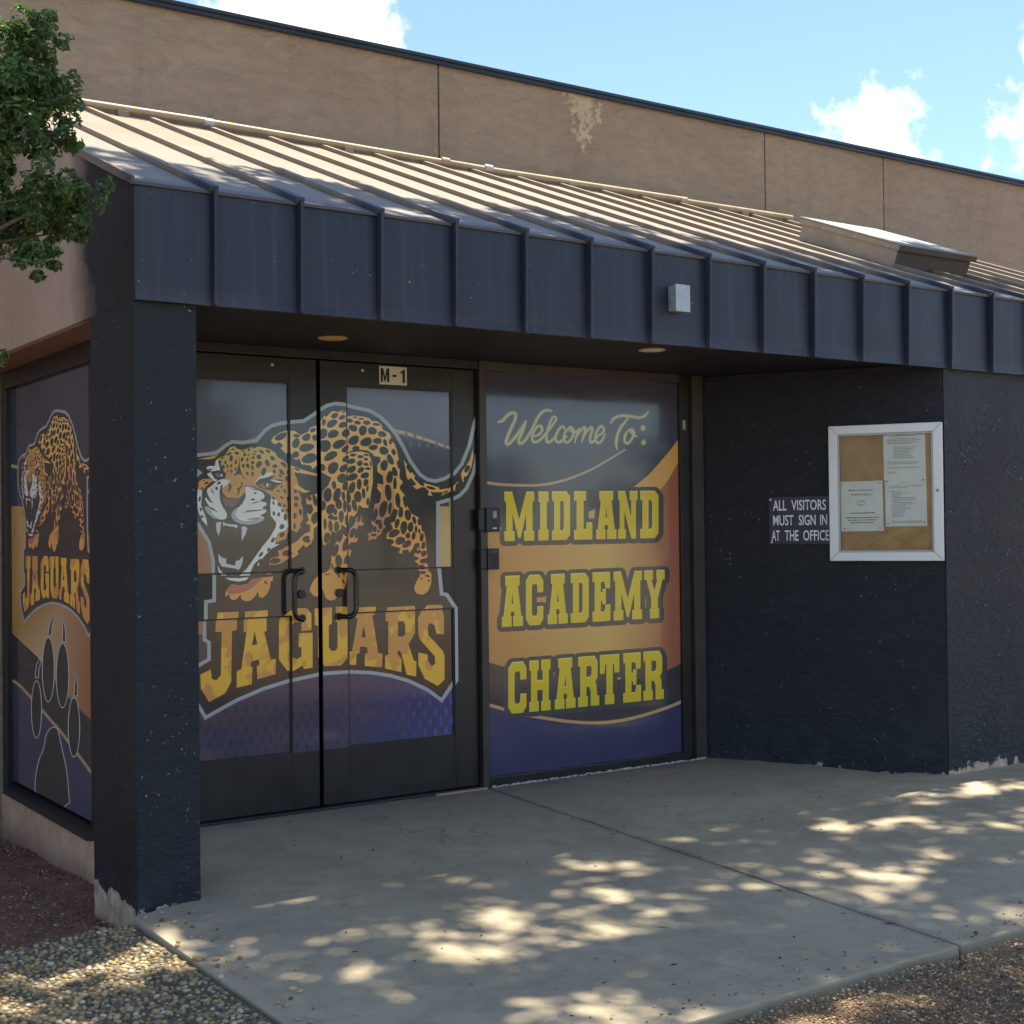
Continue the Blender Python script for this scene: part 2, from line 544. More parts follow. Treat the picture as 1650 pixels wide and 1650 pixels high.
# ------------------------------------------------------------------ mesh building
class MB:
    def __init__(s):
        s.v, s.f = [], []

    def add(s, vs, fs):
        o = len(s.v)
        s.v += [tuple(map(float, p)) for p in vs]
        s.f += [tuple(i + o for i in f) for f in fs]
        return s

    def box(s, x0, x1, y0, y1, z0, z1):
        return s.hexa([(x0, y0, z0), (x1, y0, z0), (x1, y1, z0), (x0, y1, z0),
                       (x0, y0, z1), (x1, y0, z1), (x1, y1, z1), (x0, y1, z1)])

    def hexa(s, p):
        return s.add(p, [(3, 2, 1, 0), (4, 5, 6, 7), (0, 1, 5, 4), (1, 2, 6, 5), (2, 3, 7, 6), (3, 0, 4, 7)])

    def obox(s, o, a, b, c):                # box from a corner and three edge vectors
        o, a, b, c = (np.array(q, float) for q in (o, a, b, c))
        return s.hexa([o, o + a, o + a + b, o + b, o + c, o + a + c, o + a + b + c, o + b + c])

    def prism(s, poly, z0, z1):             # plan polygon pushed up
        n = len(poly)
        vs = [(x, y, z0) for x, y in poly] + [(x, y, z1) for x, y in poly]
        return s.add(vs, [tuple(range(n - 1, -1, -1)), tuple(range(n, 2 * n))] +
                     [(i, (i + 1) % n, n + (i + 1) % n, n + i) for i in range(n)])

    def xprism(s, poly, x0, x1):            # (y, z) polygon pushed along x
        n = len(poly)
        vs = [(x0, y, z) for y, z in poly] + [(x1, y, z) for y, z in poly]
        return s.add(vs, [tuple(range(n - 1, -1, -1)), tuple(range(n, 2 * n))] +
                     [(i, (i + 1) % n, n + (i + 1) % n, n + i) for i in range(n)])

    def tube(s, pts, r, n=12, caps=True):
        pts = [Vector(p) for p in pts]
        rs = r if isinstance(r, (list, tuple)) else [r] * len(pts)
        up = None
        vs = []
        for i, p in enumerate(pts):
            d = (pts[min(i + 1, len(pts) - 1)] - pts[max(i - 1, 0)]).normalized()
            if up is None:
                up = d.orthogonal().normalized()
            up = (up - d * up.dot(d)).normalized()
            q = d.cross(up)
            for k in range(n):
                a = 2 * math.pi * k / n
                vs.append(p + (up * math.cos(a) + q * math.sin(a)) * rs[i])
        fs = []
        for i in range(len(pts) - 1):
            for k in range(n):
                fs.append((i * n + k, i * n + (k + 1) % n, (i + 1) * n + (k + 1) % n, (i + 1) * n + k))
        if caps:
            fs += [tuple(range(n - 1, -1, -1)), tuple((len(pts) - 1) * n + k for k in range(n))]
        return s.add(vs, fs)

    def build(s, name, mat, parent=None, bev=0.0, smooth=False, seg=2):
        me = bpy.data.meshes.new(name)
        off = np.array(parent_loc(parent)) if parent else np.zeros(3)
        me.from_pydata([tuple(np.array(p) - off) for p in s.v], [], s.f)
        bm = bmesh.new()
        bm.from_mesh(me)
        bmesh.ops.recalc_face_normals(bm, faces=bm.faces)
        if bev:
            es = [e for e in bm.edges if len(e.link_faces) == 2 and e.calc_face_angle(0) > .35]
            bmesh.ops.bevel(bm, geom=es, offset=bev, segments=seg, profile=.6, affect='EDGES', clamp_overlap=True)
        bm.to_mesh(me)
        bm.free()
        if smooth:
            for p in me.polygons:
                p.use_smooth = True
            try:
                me.set_sharp_from_angle(angle=math.radians(40))
            except Exception:
                pass
        me.materials.append(MT[mat])
        o = bpy.data.objects.new(name, me)
        COL.objects.link(o)
        if parent:
            o.parent = parent
        return o


ROOTLOC = {}


def parent_loc(p):
    loc = np.zeros(3)
    while p is not None:
        loc = loc + np.array(p.location)
        p = p.parent
    return loc


def tag(o, label, cat, group=None):
    o['label'] = label
    o['category'] = cat
    if group:
        o['group'] = group
    return o


def thing(name, loc, label, cat, group=None):
    o = bpy.data.objects.new(name, None)
    o.empty_display_size = .1
    COL.objects.link(o)
    o.location = loc
    return tag(o, label, cat, group)


def structure(o):
    o['kind'] = 'structure'
    return o


def stuff(o):
    o['kind'] = 'stuff'
    return o


# ------------------------------------------------------------------ dimensions read off the photograph (metres)
YF, ZT, ZB = -1.218, 2.643, 2.217          # fascia plane, its top and bottom
SP, X0, XC = 0.35582, -1.04015, -1.327     # seam spacing, first seam, canopy corner
YR, ZR = 1.4186, 3.6766                    # top of the canopy roof
SL = (ZR - ZT) / (YR - YF)
XJ, XW = 0.924, 2.494
XS, YS = 3.212, -1.194                     # outer corner of the splayed wall
XEND = X0 + SP * 19                        # canopy runs on past the frame
NS = 20


def gz(y):
    return .015 * y


def roofz(y):
    return ZT + SL * (y - YF)


# ------------------------------------------------------------------ ground
def axis(lo, hi, step, far):
    a = list(np.arange(lo, hi + 1e-6, step))
    left, right, d = [], [], step
    x = lo
    while x > -far:
        d *= 1.45
        x -= d
        left.append(x)
    d = step
    x = hi
    while x < far:
        d *= 1.45
        x += d
        right.append(x)
    return np.array(left[::-1] + a + right)


gx, gy = axis(-5, 6, .12, 500), axis(-7, 2.2, .12, 500)
rs = np.random.RandomState(3)


def ground_h(x, y):
    n = .012 * math.sin(5.1 * x + 1.7 * y) + .010 * math.sin(3.3 * y - 2.1 * x + 1) + .006 * math.sin(11 * x + 9 * y)
    if x < -1.36 and y > -1.30:
        return -.105 - .052 * (min(y, 1.6) + 1.30) + n
    if x < -1.02 and y > -1.12:
        return -.135 - .05 * (min(y, 1.6) + 1.1) + n
    if y < -3.2 or x > 9:
        return -.068 + n * .35
    return -.20


m = MB()
vs = [(x, y, ground_h(x, y)) for y in gy for x in gx]
nx = len(gx)
m.add(vs, [(j * nx + i, j * nx + i + 1, (j + 1) * nx + i + 1, (j + 1) * nx + i) for j in range(len(gy) - 1) for i in range(nx - 1)])
structure(m.build('ground', 'soil', None, smooth=True))

# entrance slab cast in two bays with a tooled joint between them
slab = bpy.data.objects.new('entrance_slab', None)
COL.objects.link(slab)
structure(slab)
JB, JF = (.955, .06), (.775, -3.165)        # joint, back and front


def bay(poly):
    m = MB()
    n = len(poly)
    vs = [(x, y, gz(y) - .17) for x, y in poly] + [(x, y, gz(y)) for x, y in poly]
    m.add(vs, [tuple(range(n - 1, -1, -1)), tuple(range(n, 2 * n))] + [(i, (i + 1) % n, n + (i + 1) % n, n + i) for i in range(n)])
    return m


bay([(-1.385, -3.19), (JF[0] - .007, JF[1] - .006), (JB[0] - .007, .06), (-1.085, .06), (-1.085, -1.16), (-1.385, -1.262)]).build('slab_bay', 'concrete', slab, .007)
bay([(JF[0] + .007, JF[1]), (9.0, -3.02), (9.0, -1.0), (3.0, -1.0), (2.6, .06), (JB[0] + .007, .06)]).build('slab_bay', 'concrete', slab, .007)

# exposed aggregate walk on the left
agg = structure(MB().prism([(-9, -9), (-1.400, -9), (-1.400, -1.285), (-1.60, -1.275), (-1.9, -1.335), (-9, -1.5)], -.20, -.043).build('aggregate_walk', 'aggregate_matrix', None))


def icopoints():
    bm = bmesh.new()
    bmesh.ops.create_icosphere(bm, subdivisions=1, radius=1)
    v = np.array([p.co[:] for p in bm.verts])
    f = np.array([[q.index for q in p.verts] for p in bm.faces])
    bm.free()
    return v, f


IV, IF = icopoints()


def scatter(name, mat, pts, sizes, flat, parent=None, jitter=.18, seed=1):
    r = np.random.RandomState(seed)
    n = len(pts)
    V = IV[None] * (1 + r.uniform(-jitter, jitter, (n, len(IV), 1)))
    sc = sizes[:, None, None] * np.stack([r.uniform(.75, 1.35, n), r.uniform(.6, 1.0, n), r.uniform(flat[0], flat[1], n)], 1)[:, None, :]
    V = V * sc
    a = r.uniform(0, 6.283, n)
    b = r.uniform(-.35, .35, n)
    ca, sa, cb, sb = np.cos(a), np.sin(a), np.cos(b), np.sin(b)
    z0 = np.zeros(n)
    M3 = np.stack([np.stack([ca, -sa * cb, sa * sb], 1), np.stack([sa, ca * cb, -ca * sb], 1), np.stack([z0, sb, cb], 1)], 1)
    V = np.einsum('nij,nkj->nki', M3, V) + pts[:, None, :]
    me = bpy.data.meshes.new(name)
    F = (IF[None] + (np.arange(n) * len(IV))[:, None, None]).reshape(-1, 3)
    me.from_pydata(V.reshape(-1, 3).tolist(), [], F.tolist())
    for p in me.polygons:
        p.use_smooth = True
    me.materials.append(MT[mat])
    o = bpy.data.objects.new(name, me)
    COL.objects.link(o)
    if parent:
        o.parent = parent
    return stuff(o)


def poisson(x0, x1, y0, y1, d, n, r, ok=lambda x, y: True):
    cell = {}
    out = []
    for _ in range(n):
        x, y = r.uniform(x0, x1), r.uniform(y0, y1)
        if not ok(x, y):
            continue
        i, j = int(x // d), int(y // d)
        if any((x - p[0]) ** 2 + (y - p[1]) ** 2 < d * d for a in (-1, 0, 1) for b in (-1, 0, 1) for p in cell.get((i + a, j + b), ())):
            continue
        cell.setdefault((i, j), []).append((x, y))
        out.append((x, y))
    return out


def back_edge(x):
    return -1.285 if x > -1.6 else -1.285 - (-1.6 - x) * .15


rp = random.Random(4)
pp = poisson(-3.0, -1.41, -3.3, -1.27, .0175, 60000, rp, lambda x, y: y < back_edge(x) + .012 * math.sin(40 * x))
P = np.array([(x, y, -.043 + rp.uniform(-.002, .003)) for x, y in pp])
st_ = [(-1.385 + abs(rp.gauss(0, .07)), rp.uniform(-3.0, -1.27)) for _ in range(46)]
P = np.concatenate([P, np.array([(x, y, gz(y) + .004) for x, y in st_])])
pp = list(pp) + st_
scatter('pebbles', 'pebble', P, np.array([rp.uniform(.0065, .0155) for _ in pp]), (.5, .8), agg, .14, 2)
pp = poisson(-1.2, 3.0, -5.0, -3.17, .0095, 120000, rp, lambda x, y: y < -3.185 + .03 * (x > .77) and -4.6 < y)
P = np.array([(x, y, ground_h(x, y) + .002) for x, y in pp] + [(x, y, gz(y) + .002) for x, y in [(rp.uniform(-.9, 2.6), -3.14 + abs(rp.gauss(0, .10))) for _ in range(170)]])
pp = list(pp) + [0] * 170
tag(scatter('mulch_chips', 'mulch', P, np.array([rp.uniform(.0025, .0065) * (1.7 if rp.random() < .08 else 1) for _ in pp]), (.3, .7), None, .35, 5), 'brown bark and soil chips along the slab front edge', 'mulch')
pp = poisson(-2.9, -1.13, -1.27, 1.45, .022, 40000, rp, lambda x, y: not (x > -1.37 and y < -.66))
P = np.array([(x, y, ground_h(x, y) + .001) for x, y in pp])
tag(scatter('soil_crumbs', 'soil_crumb', P, np.array([rp.uniform(.003, .012) ** 1.0 for _ in pp]), (.4, .8), None, .3, 6), 'reddish soil crumbs in the bed left of the column', 'soil')

# ------------------------------------------------------------------ the building
B = thing('school_building', (0, 0, 0), 'tan and navy stucco school entrance with canopy roof and printed doors', 'building')
# upper wall, four stucco panels with control joints
jx = [-9.0, 1.629, 4.546, 5.888, 11.0]
for a, b in zip(jx[:-1], jx[1:]):
    MB().box(a + .006, b - .006, 1.5, 1.62, -.45, 4.378).build('wall_panel', 'tan_stucco', B, .004)
MB().box(-9, 11, 1.525, 1.78, -.45, 4.37).build('wall_core', 'black_gap', B)
MB().xprism([(1.462, 4.362), (1.468, 4.362), (1.470, 4.400), (1.80, 4.412), (1.80, 4.385), (1.480, 4.385), (1.480, 4.362)], -9.02, 11.0).build('parapet_coping', 'coping_metal', B)
MB().xprism([(1.456, 4.392), (1.456, 4.412), (1.80, 4.428), (1.80, 4.413), (1.472, 4.4015)], -9.03, 11.01).build('coping_cap', 'coping_metal', B)

# column
MB().box(-1.342, -1.098, -1.197, -.69, -.22, ZB - .001).build('column', 'navy_stucco_column', B, .007)
# right-hand walls
MB().prism([(XS, YS), (7.4, YS), (7.4, -.95), (3.36, -.95)], -.25, ZB + .02).build('front_wall', 'navy_stucco_front', B, .004)
MB().prism([(XW + .002, .0), (XS - .001, YS + .003), (3.355, -.95), (2.80, .06), (2.50, .06)], -.25, 2.246).build('splayed_wall', 'navy_stucco_wall', B)
# soffit
MB().box(-1.10, 7.4, YF + .025, 1.49, 2.25, 2.28).build('soffit', 'navy_soffit', B)
MB().box(-1.300, -1.115, -.688, 1.49, 2.222, 2.27).build('side_soffit', 'brown_soffit', B)
# beam between column head and soffit
MB().box(-1.300, -1.10, -1.19, -.70, 2.222, 2.30).build('beam', 'navy_stucco_wall', B)
# gable side: stucco below, sheet-metal return above
MB().xprism([(YF + .03, ZB), (1.49, ZB + .01), (1.49, roofz(1.49) - .43), (YF + .03, ZB + .012)], -1.336, -1.302).build('gable_wall', 'navy_to_tan_stucco', B)
MB().xprism([(YF, ZB), (YF, ZT - .012), (1.49, roofz(1.49) - .012), (1.49, roofz(1.49) - .43)], -1.345, -1.315).build('fascia_return', 'navy_to_tan_stucco', B)
# fascia panels, each with its standing seam
for i in range(-1, NS):
    xa = XC - .016 if i < 0 else X0 + SP * i
    xb = X0 + SP * (i + 1)
    bow = R.uniform(-.002, .002)
    m = MB()
    nseg = 6
    vs, fs = [], []
    for k in range(nseg + 1):
        u = k / nseg
        x = xa + .002 + (xb - xa - .004) * u
        d = YF - .004 * math.sin(math.pi * u) + bow
        vs += [(x, d - .006, ZB - .004), (x, d, ZB + .03), (x, d, ZT), (x, YF + .02, ZT), (x, YF + .02, ZB - .004)]
    for k in range(nseg):
        for q in range(5):
            fs.append((k * 5 + q, k * 5 + (q + 1) % 5, k * 5 + 5 + (q + 1) % 5, k * 5 + 5 + q))
    fs += [(0, 1, 2, 3, 4), tuple(nseg * 5 + q for q in (4, 3, 2, 1, 0))]
    m.add(vs, fs)
    fp = m.build('fascia_panel', 'navy_sheet_metal', B)
    if i >= 0:
        xs = X0 + SP * i
        m = MB()
        m.hexa([(xs - .006, YF - .030, ZB - .003), (xs + .006, YF - .030, ZB - .003), (xs + .014, YF - .001, ZB - .003), (xs - .009, YF - .001, ZB - .003),
                (xs - .007, YF - .040, ZT + .010), (xs + .007, YF - .040, ZT + .010), (xs + .010, YF - .001, ZT + .016), (xs - .010, YF - .001, ZT + .016)])
        m.build('standing_seam', 'navy_sheet_metal', fp, .003)
# roof sheets with ribs
sd3 = np.array([0, YR + .07 - YF, SL * (YR + .07 - YF)])
nrm = np.array([0, -SL, 1]) / math.hypot(1, SL)
for i in range(-1, NS):
    xa = XC - .024 if i < 0 else X0 + SP * i
    xb = X0 + SP * (i + 1)
    o = np.array([xa + .001, YF - .012, ZT - SL * .012 - .004])
    rp_ = MB().obox(o, (xb - xa - .002, 0, 0), sd3 + np.array([0, .012, SL * .012]), nrm * .012).build('roof_sheet', 'roof_sheet', B)
    if i >= 0:
        xs = X0 + SP * i
        dz = R.uniform(-.003, .003)
        o = np.array([xs - .019 + dz, YF - .026, ZT - SL * .026]) + nrm * .006
        rl = (YR - YF + R.uniform(-.02, .03))
        MB().obox(o, (.036, 0, 0), np.array([0, rl, SL * rl]), nrm * .026).build('roof_rib', 'roof_rib', rp_, .005)
MB().obox(np.array([XC - .035, YF - .02, ZT - .012]), (.012, 0, 0), sd3, nrm * .03).build('rake_trim', 'roof_sheet', B)
MB().box(XC - .02, 6.1, 1.470, 1.497, ZR + .01, ZR + .055).build('wall_flashing', 'roof_rib', B)

# side window curb
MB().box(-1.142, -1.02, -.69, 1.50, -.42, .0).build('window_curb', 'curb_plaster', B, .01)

# ---- door frame
fr = MB()
fr.box(-.985, -.922, -.03, .06, 0, 2.25)
fr.build('door_jamb', 'bronze_aluminium', B, .002)
MB().box(XJ, .961, -.032, .06, 0, 2.25).build('door_jamb', 'bronze_aluminium', B, .002)
MB().box(-.921, XJ - .001, -.028, .06, 2.204, 2.249).build('door_header', 'black_aluminium', B, .002)
MB().box(-.921, XJ - .001, .035, .07, -.02, 2.203).build('door_backing', 'black_gap', B)
MB().box(-.921, XJ - .001, -.045, .034, -.012, .011).build('threshold', 'black_aluminium', B, .003)
MB().box(.62, .93, -.062, -.046, -.008, .008).build('threshold_patch', 'threshold_tan', B, .002)
MB().box(-1.115, -.986, -.03, .06, -.05, 2.249).build('corner_post', 'black_aluminium', B, .003)


def leaf(sg):
    """one door leaf; sg=+1 right, -1 left.  front face at y=0, glass at y=.012"""
    def bx(m, xa, xb, y0, y1, z0, z1):
        m.box(min(sg * xa, sg * xb), max(sg * xa, sg * xb), y0, y1, z0, z1)
    m = MB()
    bx(m, .011, .152, 0, .033, .014, 2.20)
    d = m.build('door', 'black_aluminium', B, .0025)
    d['label'] = 'right door leaf with number plate' if sg > 0 else 'left door leaf beside the column'
    m = MB()
    bx(m, .775, .916, 0, .033, .014, 2.20)
    m.build('hinge_stile', 'black_aluminium', d, .0025)
    for nm, z0, z1 in (('top_rail', 2.084, 2.20), ('middle_rail', .952, 1.160), ('bottom_rail', .014, .286)):
        m = MB()
        bx(m, .1525, .7745, .0006, .033, z0, z1)
        m.build(nm, 'black_aluminium', d, .002)
    for z0, z1 in ((.286, .952), (1.160, 2.084)):
        m = MB()
        bx(m, .152, .775, .0135, .022, z0, z1)
        m.build('pane', 'dark_glass', d)
        m = MB()
        for q in ((.153, .160, z0, z1), (.767, .774, z0, z1), (.160, .767, z0, z0 + .007), (.160, .767, z1 - .007, z1)):
            bx(m, q[0], q[1], .003, .0133, q[2] + .0005, q[3] - .0005)
        m.build('glazing_bead', 'black_aluminium', d)
    # D pull
    pts = []
    x0, y1, z0, z1, r = .098, -.062, .936, 1.166, .042
    arm = [(x0, -.001, z1)]
    arm += [(x0 + .018, -.03, z1)]
    for k in range(7):
        a = math.pi / 2 * k / 6
        arm.append((x0 + .030 + r * math.sin(a) * .9, y1, z1 - r + r * math.cos(a)))
    for k in range(7):
        a = math.pi / 2 * k / 6
        arm.append((x0 + .030 + r * math.cos(a) * .9, y1, z0 + r - r * math.sin(a)))
    arm += [(x0 + .018, -.03, z0), (x0, -.001, z0)]
    MB().tube([(sg * a, b, c) for a, b, c in arm], .0125, 12).build('handle', 'handle_black', d, smooth=True)
    for z in (z0, z1):
        MB().tube([(sg * x0, -.006, z), (sg * x0, -.0005, z)], .02, 16).build('handle_flange', 'handle_black', d, .002)
    lc = MB().tube([(sg * .102, -.016, 1.053), (sg * .102, -.0005, 1.053)], .021, 20).build('lock_cylinder', 'lock_metal', d, .003)
    m = MB().tube([(sg * .102, -.018, 1.053), (sg * .102, -.0165, 1.053)], .011, 16).build('lock_core', 'lock_metal', d)
    MB().tube([(sg * .245, -.006, 2.163), (sg * .245, .0003, 2.163)], .008, 12).build('closer_bolt', 'steel_screw', d, .002)
    return d


D1, D2 = leaf(1), leaf(-1)

# ---- welcome window
WN = MB().box(.9615, 2.32, -.024, .05, 2.2005, 2.249)
WN = WN.build('window', 'bronze_aluminium', B, .002)
WN['label'] = 'welcome window beside the doors'
MB().box(2.412, XW, -.034, .06, 0.0, 2.2485).build('window_post', 'bronze_aluminium', WN, .003)
MB().box(2.335, 2.4115, -.008, .05, .0, 2.2483).build('window_jamb', 'black_aluminium', WN, .002)
MB().box(.9615, 2.3345, -.030, .05, .0, .048).build('window_sill', 'black_aluminium', WN, .004)
MB().box(.9615, .972, -.0235, .05, .0485, 2.20).build('window_stop', 'bronze_aluminium', WN, .001)
MB().box(.9725, 2.3345, .0115, .02, .0485, 2.20).build('pane', 'dark_glass', WN)
MB().box(2.352, 2.372, -.016, -.0085, 1.93, 1.985).build('latch', 'plastic_grey', WN, .002)
m = MB()
rr_ = random.Random(8)
for k in range(70):
    x = .97 + 1.5 * (k + rr_.random()) / 70
    h = rr_.uniform(.002, .010)
    m.box(x, x + rr_.uniform(.012, .035), -.046, -.0305 + rr_.uniform(-.006, 0), -.002, h)
m.build('caulk_line', 'caulk', WN, .0015)

# ---- side window
SW = MB().box(-1.135, -1.06, 1.405, 1.498, .002, 2.22).build('window', 'black_aluminium', B, .003)
SW['label'] = 'side window left of the column with a paw print film'
MB().box(-1.135, -1.06, -.028, 1.4045, 2.13, 2.22).build('window_head', 'black_aluminium', SW, .003)
MB().hexa([(-1.165, -.028, .002), (-1.06, -.028, .002), (-1.06, 1.4045, .002), (-1.165, 1.4045, .002),
           (-1.150, -.028, .030), (-1.06, -.028, .062), (-1.06, 1.4045, .062), (-1.150, 1.4045, .030)]).build('window_sill', 'black_aluminium', SW, .004)
MB().box(-1.104, -1.09, .06, 1.404, .0625, 2.1295).build('pane', 'dark_glass', SW)

# ------------------------------------------------------------------ printed film art
T1 = (315, 710, .1090909)
T2 = (315, 800, .1090909)
T3 = (430, 640, .1090909)
T4 = (430, 780, .1090909)
T5 = (500, 640, .1090909)
T6 = (590, 760, .1090909)
ZA = (310, 560, .2909091)
ZBT = (310, 880, .2909091)
W1 = (760, 560, .2424242)
W2 = (760, 880, .2424242)


def tp(t, pts):                       # picture coordinates to points on the door plane (x, z)
    out = []
    for x, y in pts:
        p = onp(t[0] + t[2] * x, t[1] + t[2] * y, 1, 0.006)
        out.append((p[0], p[2]))
    return out


def ell(cx, cy, rx, ry, deg=0, n=14):
    a = math.radians(deg)
    o = []
    for k in range(n):
        th = 2 * math.pi * k / n
        sx = rx * math.cos(th)
        sy = ry * math.sin(th)
        o.append((cx + sx * math.cos(a) - sy * math.sin(a), cy + sx * math.sin(a) + sy * math.cos(a)))
    return o


def chaikin(p, n=2):
    for _ in range(n):
        q = []
        for i in range(len(p)):
            a, b = p[i], p[(i + 1) % len(p)]
            q += [(a[0] * .8 + b[0] * .2, a[1] * .8 + b[1] * .2), (a[0] * .2 + b[0] * .8, a[1] * .2 + b[1] * .8)]
        p = q
    return p


def smooth_line(p, n=6):
    out = []
    for i in range(len(p) - 1):
        p0, p1, p2, p3 = p[max(i - 1, 0)], p[i], p[i + 1], p[min(i + 2, len(p) - 1)]
        for k in range(n):
            u = k / n
            out.append(tuple(.5 * ((2 * p1[j]) + (-p0[j] + p2[j]) * u + (2 * p0[j] - 5 * p1[j] + 4 * p2[j] - p3[j]) * u * u +
                                   (-p0[j] + 3 * p1[j] - 3 * p2[j] + p3[j]) * u ** 3) for j in (0, 1)))
    out.append(p[-1])
    return out


def thick(p, w, closed=False):        # convex pieces covering a thick line
    out = []
    n = len(p)
    ws = w if isinstance(w, (list, tuple)) else [w] * n
    for i in range(n if closed else n - 1):
        a, b = p[i], p[(i + 1) % n]
        dx, dy = b[0] - a[0], b[1] - a[1]
        L = math.hypot(dx, dy)
        if L < 1e-9:
            continue
        nx_, ny_ = -dy / L, dx / L
        wa, wb = ws[i] / 2, ws[(i + 1) % n] / 2
        out.append([(a[0] + nx_ * wa, a[1] + ny_ * wa), (b[0] + nx_ * wb, b[1] + ny_ * wb), (b[0] - nx_ * wb, b[1] - ny_ * wb), (a[0] - nx_ * wa, a[1] - ny_ * wa)])
    for i in range(n):
        out.append(ell(p[i][0], p[i][1], ws[i] / 2, ws[i] / 2, 0, 10))
    return out


def tris_of(loops):
    vs = [Vector((x, y, 0)) for lp in loops for x, y in lp]
    ts = tessellate_polygon([[Vector((x, y, 0)) for x, y in lp] for lp in loops])
    return [[(vs[i].x, vs[i].y) for i in t_] for t_ in ts]


def union_tris(polys):
    vs, fs = [], []
    for p in polys:
        ar = sum(p[i][0] * p[(i + 1) % len(p)][1] - p[(i + 1) % len(p)][0] * p[i][1] for i in range(len(p)))
        q = p if ar > 0 else p[::-1]
        fs.append(list(range(len(vs), len(vs) + len(q))))
        vs += [Vector(v) for v in q]
    r = delaunay_2d_cdt(vs, [], fs, 1, 1e-7)
    return [[(r[0][i].x, r[0][i].y) for i in f] for f, src in zip(r[2], r[5]) if src]


def clip(poly, rect):
    x0, x1, z0, z1 = rect
    for ax, v, sgn in ((0, x0, 1), (0, x1, -1), (1, z0, 1), (1, z1, -1)):
        out = []
        n = len(poly)
        for i in range(n):
            a, b = poly[i], poly[(i + 1) % n]
            da, db = (a[ax] - v) * sgn, (b[ax] - v) * sgn
            if da >= 0:
                out.append(a)
            if da * db < 0:
                u = da / (da - db)
                out.append((a[0] + (b[0] - a[0]) * u, a[1] + (b[1] - a[1]) * u))
        poly = out
        if len(poly) < 3:
            return []
    return poly


class Art:
    def __init__(s):
        s.ops = []                    # (list of triangles/polygons, colour or function)

    def poly(s, pts, col, holes=()):
        s.ops.append((tris_of([pts, *holes]), col))

    def union(s, polys, col):
        s.ops.append((union_tris(polys), col))

    def place(s, name, mat, parent, regions, put, start=0):
        """regions: [(rect, depth)]; put(x, z, depth) -> world point"""
        vs, fs, cs = [], [], []
        for k, (tr, col) in enumerate(s.ops):
            cf = col if callable(col) else (lambda x, z, c=col: c)
            for tri in tr:
                for rect, dep in regions:
                    q = clip(tri, rect)
                    if len(q) < 3:
                        continue
                    o = len(vs)
                    for x, z in q:
                        vs.append(put(x, z, dep - .0004 - (k + start) * .0000025))
                        cs.append(cf(x, z))
                    fs.append(tuple(range(o, o + len(q))))
        if not fs:
            return None
        me = bpy.data.meshes.new(name)
        me.from_pydata([tuple(map(float, v)) for v in vs], [], fs)
        at_ = me.color_attributes.new('ink', 'FLOAT_COLOR', 'POINT')
        at_.data.foreach_set('color', np.array([(*c, 1) for c in cs], dtype=np.float32).ravel())
        me.materials.append(MT[mat])
        o = bpy.data.objects.new(name, me)
        COL.objects.link(o)
        o.parent = parent
        return o


def grid_ops(x0, x1, z0, z1, nx_, nz_):
    out = []
    for i in range(nx_):
        for j in range(nz_):
            a, b = x0 + (x1 - x0) * i / nx_, x0 + (x1 - x0) * (i + 1) / nx_
            c, d = z0 + (z1 - z0) * j / nz_, z0 + (z1 - z0) * (j + 1) / nz_
            out.append([(a, c), (b, c), (b, d), (a, d)])
    return out


def mixc3(a, b, u):
    u = min(1, max(0, u))
    return tuple(p + (q - p) * u for p, q in zip(a, b))


BLACK = (.022, .021, .022)
GREY = (.40, .44, .45)
WHITE = (.80, .82, .77)
NAVY = (.052, .050, .105)
PURPLE = (.105, .100, .185)
ORANGE = (.82, .39, .08)
RUST = (.42, .17, .10)
PALE = (.72, .56, .26)
SHADEW = (.40, .43, .46)
BROWN = (.17, .085, .075)
CHAR = (.040, .038, .046)


def cat(x, z):                        # fur colour, yellow above and redder below, as printed
    u = (z - 1.15) / .72
    c = mixc3((.84, .36, .085), (.95, .60, .17), u)
    return c


def cat_red(x, z):
    return (.62, .22, .13)


E1 = Art()
# black silhouette and its grey outline
OUT = [(-70, 660), (-40, 615), (30, 585), (130, 575), (180, 535), (220, 512), (280, 516), (350, 508), (400, 450), (440, 422), (500, 408),
       (560, 401), (610, 398), (660, 365), (700, 335), (740, 312), (790, 300), (850, 307), (920, 325), (990, 340), (1050, 375), (1100, 425),
       (1140, 475), (1180, 545), (1220, 625), (1270, 695), (1310, 722), (1350, 730), (1400, 715), (1440, 690), (1480, 640), (1520, 540), (1550, 410),
       (1585, 330), (1590, 560), (1562, 700), (1520, 790), (1480, 830), (1440, 850), (1374, 868), (1374, 1225), (1386, 1355), (1412, 1360), (1465, 1440), (1470, 1845),
       (1387, 1968), (1300, 1905), (1200, 1857), (1100, 1828), (1000, 1812), (860, 1806), (720, 1815), (560, 1850), (400, 1900), (250, 1965), (150, 2020),
       (72, 2065), (28, 1988), (-20, 1900), (-25, 1790), (28, 1755), (85, 1722), (85, 1640), (60, 1625), (62, 1400), (108, 1392), (108, 1180), (85, 1080),
       (30, 990), (-30, 930), (-80, 830)]
cxo, cyo = 700, 1100


def inset(p, d):
    o = []
    n = len(p)
    ar = sum(p[i][0] * p[(i + 1) % n][1] - p[(i + 1) % n][0] * p[i][1] for i in range(n))
    sg = 1 if ar > 0 else -1
    for i in range(n):
        a, b, c = p[i - 1], p[i], p[(i + 1) % n]
        d1 = Vector((b[0] - a[0], b[1] - a[1])).normalized()
        d2 = Vector((c[0] - b[0], c[1] - b[1])).normalized()
        n1, n2 = Vector((-d1.y, d1.x)) * sg, Vector((-d2.y, d2.x)) * sg
        h = (n1 + n2)
        h = h / max(.35, h.dot(n1)) if h.length > 1e-6 else n1
        if h.length > 2.2:
            h = h.normalized() * 2.2
        o.append((b[0] + h.x * d, b[1] + h.y * d))
    return o


